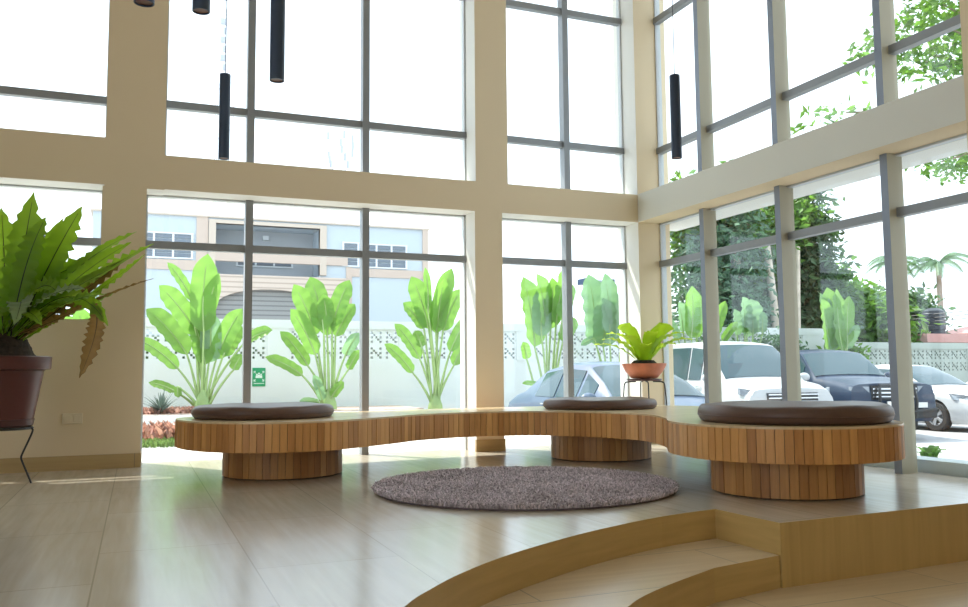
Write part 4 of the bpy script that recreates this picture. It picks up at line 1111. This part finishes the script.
bm = BM(); add_tube(bm, [(0, 0, 0), (0, 0, pb.z-GF)], 0.06, 8); add_tube(bm, [(0, 0, pb.z-GF), (0.85, 0, pb.z-GF+0.02)], 0.04, 6); mesh_obj('pole', bm, M['mast'], pl)
for dx, w_ in ((-0.08, 0.34), (0.72, 0.26)):
    bm = BM(); add_box(bm, dx-w_*0.5, dx+w_*0.5, -0.25, 0.25, pb.z-GF-0.12, pb.z-GF+0.06); mesh_obj('panel', bm, M['panel'], pl)

# ------------------------------------------------------------------ cars
def car(loc_, rz, spec_, paint, label, name='car'):
    """spec_: stations front to back (x, zlow, zbelt, ztop, wbody, wtop); windows by station spans"""
    t = empty(name, loc_, rz, label=label, cat='car', group='parked cars')
    st = spec_['st']; zl = spec_['zl']
    def section(s):
        x, zlow, zb, zt, wb, wt = s
        cr = 0.03
        zs = zlow
        return [Vector((x, 0, zs)), Vector((x, wb*0.86, zs)), Vector((x, wb*0.965, zs+0.10)), Vector((x, wb, zs+(zb-zs)*0.55)), Vector((x, wb*0.985, zs+(zb-zs)*0.85)),
                Vector((x, wb*0.955, zb)), Vector((x, wt, zt-0.02)), Vector((x, wt*0.86, zt+cr*0.4)), Vector((x, wt*0.45, zt+cr)), Vector((x, 0, zt+cr*1.2))]
    secs = [section(s) for s in st]
    bm = BM(); rows = []
    for sc in secs:
        rgt = [bm.verts.new(p) for p in sc]
        lft = [bm.verts.new((p.x, -p.y, p.z)) for p in sc[1:-1]]
        rows.append(rgt + list(reversed(lft)))
    n = len(rows[0])
    for A, B in zip(rows, rows[1:]):
        for k in range(n): bm.faces.new((A[k], A[(k+1) % n], B[(k+1) % n], B[k]))
    bm.faces.new(rows[0]); bm.faces.new(list(reversed(rows[-1])))
    bmesh.ops.recalc_face_normals(bm, faces=bm.faces)
    body = mesh_obj('body', bm, M[paint], t, smooth=0.75)
    # wheel wells cut by a boolean that is applied at once
    wr = spec_['wr']
    bmc = BM()
    for wx in spec_['wheels']:
        for s in (-1, 1):
            w0 = spec_['w']
            Mx = Matrix.Translation((wx, s*(w0-0.08), wr)) @ Matrix.Rotation(PI/2, 4, 'X')
            bmesh.ops.create_cone(bmc, cap_ends=True, segments=32, radius1=wr*1.17, radius2=wr*1.17, depth=0.42, matrix=Mx)
    cut = mesh_obj('cutter', bmc, M['car_black'])
    cut.parent = t
    md = body.modifiers.new('b', 'BOOLEAN'); md.operation = 'DIFFERENCE'; md.object = cut; md.solver = 'EXACT'
    bpy.context.view_layer.update()
    dg = bpy.context.evaluated_depsgraph_get()
    nm = bpy.data.meshes.new_from_object(body.evaluated_get(dg))
    body.modifiers.clear(); old = body.data; body.data = nm; bpy.data.meshes.remove(old)
    cm = cut.data; bpy.data.objects.remove(cut); bpy.data.meshes.remove(cm)
    # glass panels lifted off the shell
    def patch(nm_, grid, mu=0.04, mv=0.06, off_=0.012, m='car_glass', parent=body, flip=False):
        """grid: rows of points over the shell; the panel is that patch, trimmed by mu/mv and lifted"""
        R_, C_ = len(grid), len(grid[0])
        def S_(u, v):
            a, b = u*(C_-1), v*(R_-1); i_, j_ = min(int(a), C_-2), min(int(b), R_-2); fu, fv = a-i_, b-j_
            return grid[j_][i_].lerp(grid[j_][i_+1], fu).lerp(grid[j_+1][i_].lerp(grid[j_+1][i_+1], fu), fv)
        N, K = 12, 8; g = BM(); top = []; low = []
        for b in range(K+1):
            r1_, r0_ = [], []
            for a in range(N+1):
                u = mu+(1-2*mu)*a/N; v = mv+(1-2*mv)*b/K; p = S_(u, v)
                nrm = (S_(min(u+.02, 1), v)-S_(max(u-.02, 0), v)).cross(S_(u, min(v+.02, 1))-S_(u, max(v-.02, 0))).normalized()
                if flip: nrm = -nrm
                r1_.append(g.verts.new(p+nrm*off_)); r0_.append(g.verts.new(p-nrm*0.004))
            top.append(r1_); low.append(r0_)
        for b in range(K):
            for a in range(N):
                g.faces.new((top[b][a], top[b][a+1], top[b+1][a+1], top[b+1][a])); g.faces.new((low[b][a], low[b+1][a], low[b+1][a+1], low[b][a+1]))
        for a in range(N):
            g.faces.new((low[0][a], low[0][a+1], top[0][a+1], top[0][a])); g.faces.new((top[K][a], top[K][a+1], low[K][a+1], low[K][a]))
        for b in range(K):
            g.faces.new((low[b+1][0], low[b][0], top[b][0], top[b+1][0])); g.faces.new((top[b+1][N], top[b][N], low[b][N], low[b+1][N]))
        bmesh.ops.recalc_face_normals(g, faces=g.faces)
        return mesh_obj(nm_, g, M[m], parent, smooth=0.6)
    def mir(p): return Vector((p.x, -p.y, p.z))
    def over(sc): return [mir(sc[6]), mir(sc[7]), mir(sc[8]), sc[9], sc[8], sc[7], sc[6]]
    i0, i1 = spec_['ws']
    patch('windscreen', [over(secs[k]) for k in range(i0, i1+1)], 0.05, 0.06, 0.012, flip=True)
    for (j0, j1) in spec_['sides']:
        A, B = secs[j0], secs[j1]
        patch('side_window', [[A[5], B[5]], [A[6], B[6]]], 0.04, 0.10, 0.012, flip=True)
        patch('side_window', [[mir(A[5]), mir(B[5])], [mir(A[6]), mir(B[6])]], 0.04, 0.10, 0.012)
    if spec_.get('quarter'):
        A, B = secs[spec_['quarter']], secs[spec_['quarter']+1]
        q0 = A[5].lerp(A[6], 0.15)
        patch('quarter_window', [[A[5], B[5]], [A[6], B[6]]], 0.12, 0.14, 0.012, flip=True)
        patch('quarter_window', [[mir(A[5]), mir(B[5])], [mir(A[6]), mir(B[6])]], 0.12, 0.14, 0.012)
    if spec_.get('rear'):
        j0, j1 = spec_['rear']
        patch('rear_window', [over(secs[k]) for k in range(j0, j1+1)], 0.06, 0.08, 0.012, flip=True)
    # wheels
    for wx in spec_['wheels']:
        for s in (-1, 1):
            g = BM(); W = 0.105
            Rm = Matrix.Translation((wx, s*(spec_['w']-0.13), wr)) @ Matrix.Rotation(PI/2, 4, 'X')
            add_lathe(g, [(wr*0.62, -W), (wr*0.90, -W), (wr*0.985, -W*0.72), (wr, 0), (wr*0.985, W*0.72), (wr*0.90, W), (wr*0.62, W), (wr*0.62, -W)], 32)
            g.transform(Rm); wh = mesh_obj('tyre', g, M['tyre'], t, smooth=0.7)
            g = BM()
            add_lathe(g, [(wr*0.64, -W*0.8), (wr*0.64, W*0.8), (wr*0.57, W*0.8), (wr*0.57, -W*0.8), (wr*0.64, -W*0.8)], 32)
            sgn = -s
            for k in range(5):
                for dlt in (-0.13, 0.13):
                    a = 2*PI*k/5
                    add_tube(g, [(0.03*math.cos(a+dlt), 0.03*math.sin(a+dlt), sgn*W*0.62), (wr*0.6*math.cos(a+dlt), wr*0.6*math.sin(a+dlt), sgn*W*0.72)], 0.022, 6)
            add_lathe(g, [(0, sgn*W*0.5), (wr*0.16, sgn*W*0.5), (wr*0.14, sgn*W*0.8), (0, sgn*W*0.82)], 16)
            g.transform(Rm); mesh_obj('rim', g, M['rim'], wh, smooth=0.7)
    spec_['front'](t, body, patch, mir)
    # mirrors
    mx_, mz = spec_['mirror']
    for s in (-1, 1):
        g = BM(); Mm = Matrix.Translation((mx_, s*(spec_['w']+0.10), mz)) @ Matrix.Scale(0.07, 4, (1, 0, 0)) @ Matrix.Scale(0.12, 4, (0, 1, 0)) @ Matrix.Scale(0.085, 4, (0, 0, 1))
        bmesh.ops.create_icosphere(g, subdivisions=3, radius=1.0, matrix=Mm)
        add_tube(g, [(mx_, s*(spec_['w']-0.10), mz-0.05), (mx_, s*(spec_['w']+0.08), mz-0.03)], 0.03, 6)
        mesh_obj('wing_mirror', g, M[spec_.get('mirror_paint', paint)], t, smooth=1)
    # door seams and handles
    for s in (-1, 1):
        for hx in spec_['handles']:
            g = BM(); add_tube(g, [(hx-0.10, s*(spec_['w']-0.005), spec_['hz']), (hx, s*(spec_['w']+0.02), spec_['hz']), (hx+0.10, s*(spec_['w']-0.005), spec_['hz'])], 0.014, 6)
            mesh_obj('door_handle', g, M['chrome'], t, smooth=1)
    return t

def boxp(name, m, t, b, bevel=0.0):
    g = BM(); add_box(g, *b); return mesh_obj(name, g, M[m], t, bevel=bevel)

# in car space the nose is at x=0 and the body runs towards +x
def shape_box(name, m, t, pts, d=0.03):
    """closed panel: outline pts (x,y,z) and its copy pushed back along +x"""
    g = BM(); a = [g.verts.new(p) for p in pts]; b = [g.verts.new((p[0]+d, p[1], p[2])) for p in pts]; n = len(pts)
    g.faces.new(a); g.faces.new(list(reversed(b)))
    for i in range(n): j = (i+1) % n; g.faces.new((a[i], b[i], b[j], a[j]))
    bmesh.ops.recalc_face_normals(g, faces=g.faces)
    return mesh_obj(name, g, M[m], t)

def front_van(t, body, patch, mir):
    for s in (-1, 1):
        shape_box('headlamp', 'lamp', t, [(0.03, s*0.52, 0.80), (0.00, s*0.50, 0.93), (0.05, s*0.70, 0.99), (0.20, s*0.90, 1.04), (0.20, s*0.90, 0.93), (0.06, s*0.72, 0.83)], 0.08)
        shape_box('fog_lamp', 'car_black', t, [(-0.01, s*0.55, 0.40), (-0.01, s*0.55, 0.52), (0.03, s*0.80, 0.54), (0.03, s*0.80, 0.42)], 0.06)
    gr = shape_box('grille', 'car_black', t, [(-0.035, -0.50, 0.70), (-0.035, 0.50, 0.70), (-0.02, 0.50, 0.95), (-0.02, -0.50, 0.95)], 0.06)
    for k in range(4): boxp('grille_bar', 'chrome', gr, (-0.055, -0.03, -0.49, 0.49, 0.725+k*0.062, 0.748+k*0.062))
    boxp('badge', 'chrome', gr, (-0.065, -0.04, -0.08, 0.08, 0.80, 0.88), 0.01)
    shape_box('lower_grille', 'car_black', t, [(-0.05, -0.6, 0.30), (-0.05, 0.6, 0.30), (-0.05, 0.55, 0.44), (-0.05, -0.55, 0.44)], 0.06)
    boxp('number_plate', 'plate', t, (-0.075, -0.05, -0.24, 0.24, 0.50, 0.62))
    for s in (-1, 1):
        g = BM(); add_tube(g, [(0.95, s*0.15+0.25, 1.16), (0.98, s*0.15-0.35, 1.22)], 0.012, 5); mesh_obj('wiper', g, M['car_black'], t)

van = dict(w=0.92, wr=0.335, wheels=(0.86, 3.9), zl=0.25, ws=(3, 5), sides=((5, 6), (6, 7), (7, 8)), quarter=4, handles=(1.75, 2.75), hz=1.05, mirror=(1.15, 1.22),
    st=[(-0.02, 0.28, 0.62, 0.74, 0.80, 0.68), (0.02, 0.24, 0.86, 1.00, 0.86, 0.74), (0.35, 0.22, 1.02, 1.10, 0.90, 0.80), (0.85, 0.22, 1.08, 1.16, 0.92, 0.83), (1.30, 0.22, 1.10, 1.55, 0.92, 0.775),
        (1.72, 0.22, 1.10, 1.86, 0.92, 0.72), (2.25, 0.22, 1.10, 1.92, 0.92, 0.73), (3.35, 0.22, 1.10, 1.93, 0.92, 0.73), (4.55, 0.22, 1.10, 1.90, 0.92, 0.72), (4.85, 0.26, 1.05, 1.80, 0.90, 0.70), (4.95, 0.30, 0.9, 1.10, 0.86, 0.78)], front=front_van)

def front_suv(t, body, patch, mir):
    for s in (-1, 1):
        shape_box('headlamp', 'lamp', t, [(-0.035, s*0.50, 0.82), (-0.025, s*0.50, 1.03), (0.02, s*0.84, 1.03), (0.02, s*0.84, 0.82)], 0.08)
        shape_box('indicator', 'plate', t, [(-0.075, s*0.45, 0.62), (-0.075, s*0.45, 0.72), (-0.02, s*0.82, 0.72), (-0.02, s*0.82, 0.62)], 0.06)
    gr = shape_box('grille', 'car_black', t, [(-0.055, -0.47, 0.78), (-0.055, 0.47, 0.78), (-0.045, 0.47, 1.05), (-0.045, -0.47, 1.05)], 0.06)
    for k in range(3): boxp('grille_bar', 'chrome', gr, (-0.075, -0.05, -0.45, 0.45, 0.82+k*0.075, 0.85+k*0.075))
    g = BM()
    for s in (-1, 1): add_tube(g, [(-0.12, s*0.38, 0.42), (-0.17, s*0.38, 0.75), (-0.12, s*0.34, 1.08)], 0.028, 8)
    for z_ in (0.55, 0.80, 1.06): add_tube(g, [(-0.15, -0.38, z_), (-0.15, 0.38, z_)], 0.026, 8)
    add_tube(g, [(-0.14, -0.8, 0.60), (-0.15, -0.38, 0.55)], 0.026, 8); add_tube(g, [(-0.14, 0.8, 0.60), (-0.15, 0.38, 0.55)], 0.026, 8)
    mesh_obj('bull_bar', g, M['car_black'], t, smooth=1)
    boxp('bumper', 'car_black', t, (-0.08, 0.12, -0.86, 0.86, 0.42, 0.60), 0.03)
    boxp('number_plate', 'plate', t, (-0.19, -0.17, -0.24, 0.24, 0.64, 0.75))

suv = dict(w=0.92, wr=0.375, wheels=(0.90, 3.75), zl=0.4, ws=(3, 5), sides=((5, 6), (6, 7), (7, 8)), quarter=4, handles=(2.35, 3.25), hz=1.12, mirror=(1.65, 1.22),
    st=[(-0.04, 0.42, 0.72, 0.84, 0.84, 0.74), (0.0, 0.36, 0.94, 1.06, 0.88, 0.80), (0.6, 0.34, 1.05, 1.14, 0.91, 0.82), (1.35, 0.32, 1.10, 1.19, 0.92, 0.82), (1.75, 0.32, 1.12, 1.48, 0.92, 0.76),
        (2.10, 0.32, 1.12, 1.72, 0.92, 0.70), (2.65, 0.32, 1.12, 1.78, 0.92, 0.70), (3.5, 0.32, 1.12, 1.77, 0.92, 0.70), (4.55, 0.32, 1.12, 1.72, 0.91, 0.69), (4.85, 0.42, 1.06, 1.2, 0.88, 0.78)], front=front_suv)

def front_sedan(t, body, patch, mir):
    for s in (-1, 1):
        shape_box('headlamp', 'lamp', t, [(0.02, s*0.42, 0.62), (0.02, s*0.44, 0.70), (0.20, s*0.80, 0.80), (0.46, s*0.875, 0.83), (0.36, s*0.875, 0.70), (0.12, s*0.74, 0.62)], 0.06)
        shape_box('fog_lamp', 'car_black', t, [(-0.02, s*0.50, 0.30), (0.00, s*0.52, 0.42), (0.12, s*0.82, 0.45), (0.10, s*0.80, 0.32)], 0.06)
    gr = shape_box('grille', 'car_black', t, [(-0.05, -0.42, 0.40), (-0.05, 0.42, 0.40), (-0.03, 0.46, 0.66), (-0.03, -0.46, 0.66)], 0.06)
    for k in range(3): boxp('grille_bar', 'chrome', gr, (-0.07, -0.045, -0.40, 0.40, 0.44+k*0.07, 0.455+k*0.07))
    boxp('number_plate', 'plate', t, (-0.085, -0.06, -0.24, 0.24, 0.42, 0.53))

sedan = dict(w=0.89, wr=0.325, wheels=(0.88, 3.55), zl=0.2, ws=(3, 5), sides=((5, 6), (6, 7)), quarter=4, rear=(7, 8), handles=(2.15, 3.0), hz=0.88, mirror=(1.45, 0.98),
    st=[(-0.03, 0.22, 0.50, 0.60, 0.74, 0.62), (0.05, 0.18, 0.64, 0.72, 0.83, 0.72), (0.55, 0.16, 0.80, 0.86, 0.88, 0.76), (1.20, 0.16, 0.88, 0.95, 0.89, 0.76), (1.62, 0.16, 0.91, 1.20, 0.89, 0.68),
        (2.10, 0.16, 0.92, 1.42, 0.89, 0.60), (2.75, 0.16, 0.93, 1.46, 0.89, 0.60), (3.45, 0.16, 0.94, 1.38, 0.88, 0.58), (4.10, 0.18, 0.93, 1.06, 0.86, 0.66), (4.48, 0.22, 0.86, 1.0, 0.82, 0.64), (4.55, 0.28, 0.70, 0.86, 0.76, 0.62)], front=front_sedan)

# local +x runs from nose to tail; heading -Y means local +x = world +Y (rz = 90 deg)
def front_at(x, y, d=0.0): return (x, y, LZ), PI/2 - math.radians(d)
l_, r_ = front_at(10.75, 11.95, 9); car(l_, r_, van, 'car_white', 'white people carrier van with open grey grille behind the largest cushion', 'van')
l_, r_ = front_at(13.36, 12.15, 14); car(l_, r_, suv, 'car_navy', 'dark navy off-road car with bull bar between the white van and white saloon', 'car')
l_, r_ = front_at(17.05, 12.75, 0); car(l_, r_, sedan, 'car_white', 'low white saloon car with alloy wheel right of the last mullion', 'car')
l_, r_ = front_at(6.45, 8.35, 0); car(l_, r_, sedan, 'car_blue', 'grey-blue saloon car behind the smallest cushion and little fern', 'car')

# ------------------------------------------------------------------ colour management
scene.view_settings.view_transform = 'Standard'
scene.view_settings.look = 'None'
scene.view_settings.exposure = 1.15
scene.view_settings.gamma = 1.0
scene.view_settings.use_curve_mapping = False
scene.cycles.max_bounces = 10
scene.cycles.diffuse_bounces = 5
scene.cycles.transparent_max_bounces = 24
scene.cycles.use_denoising = True
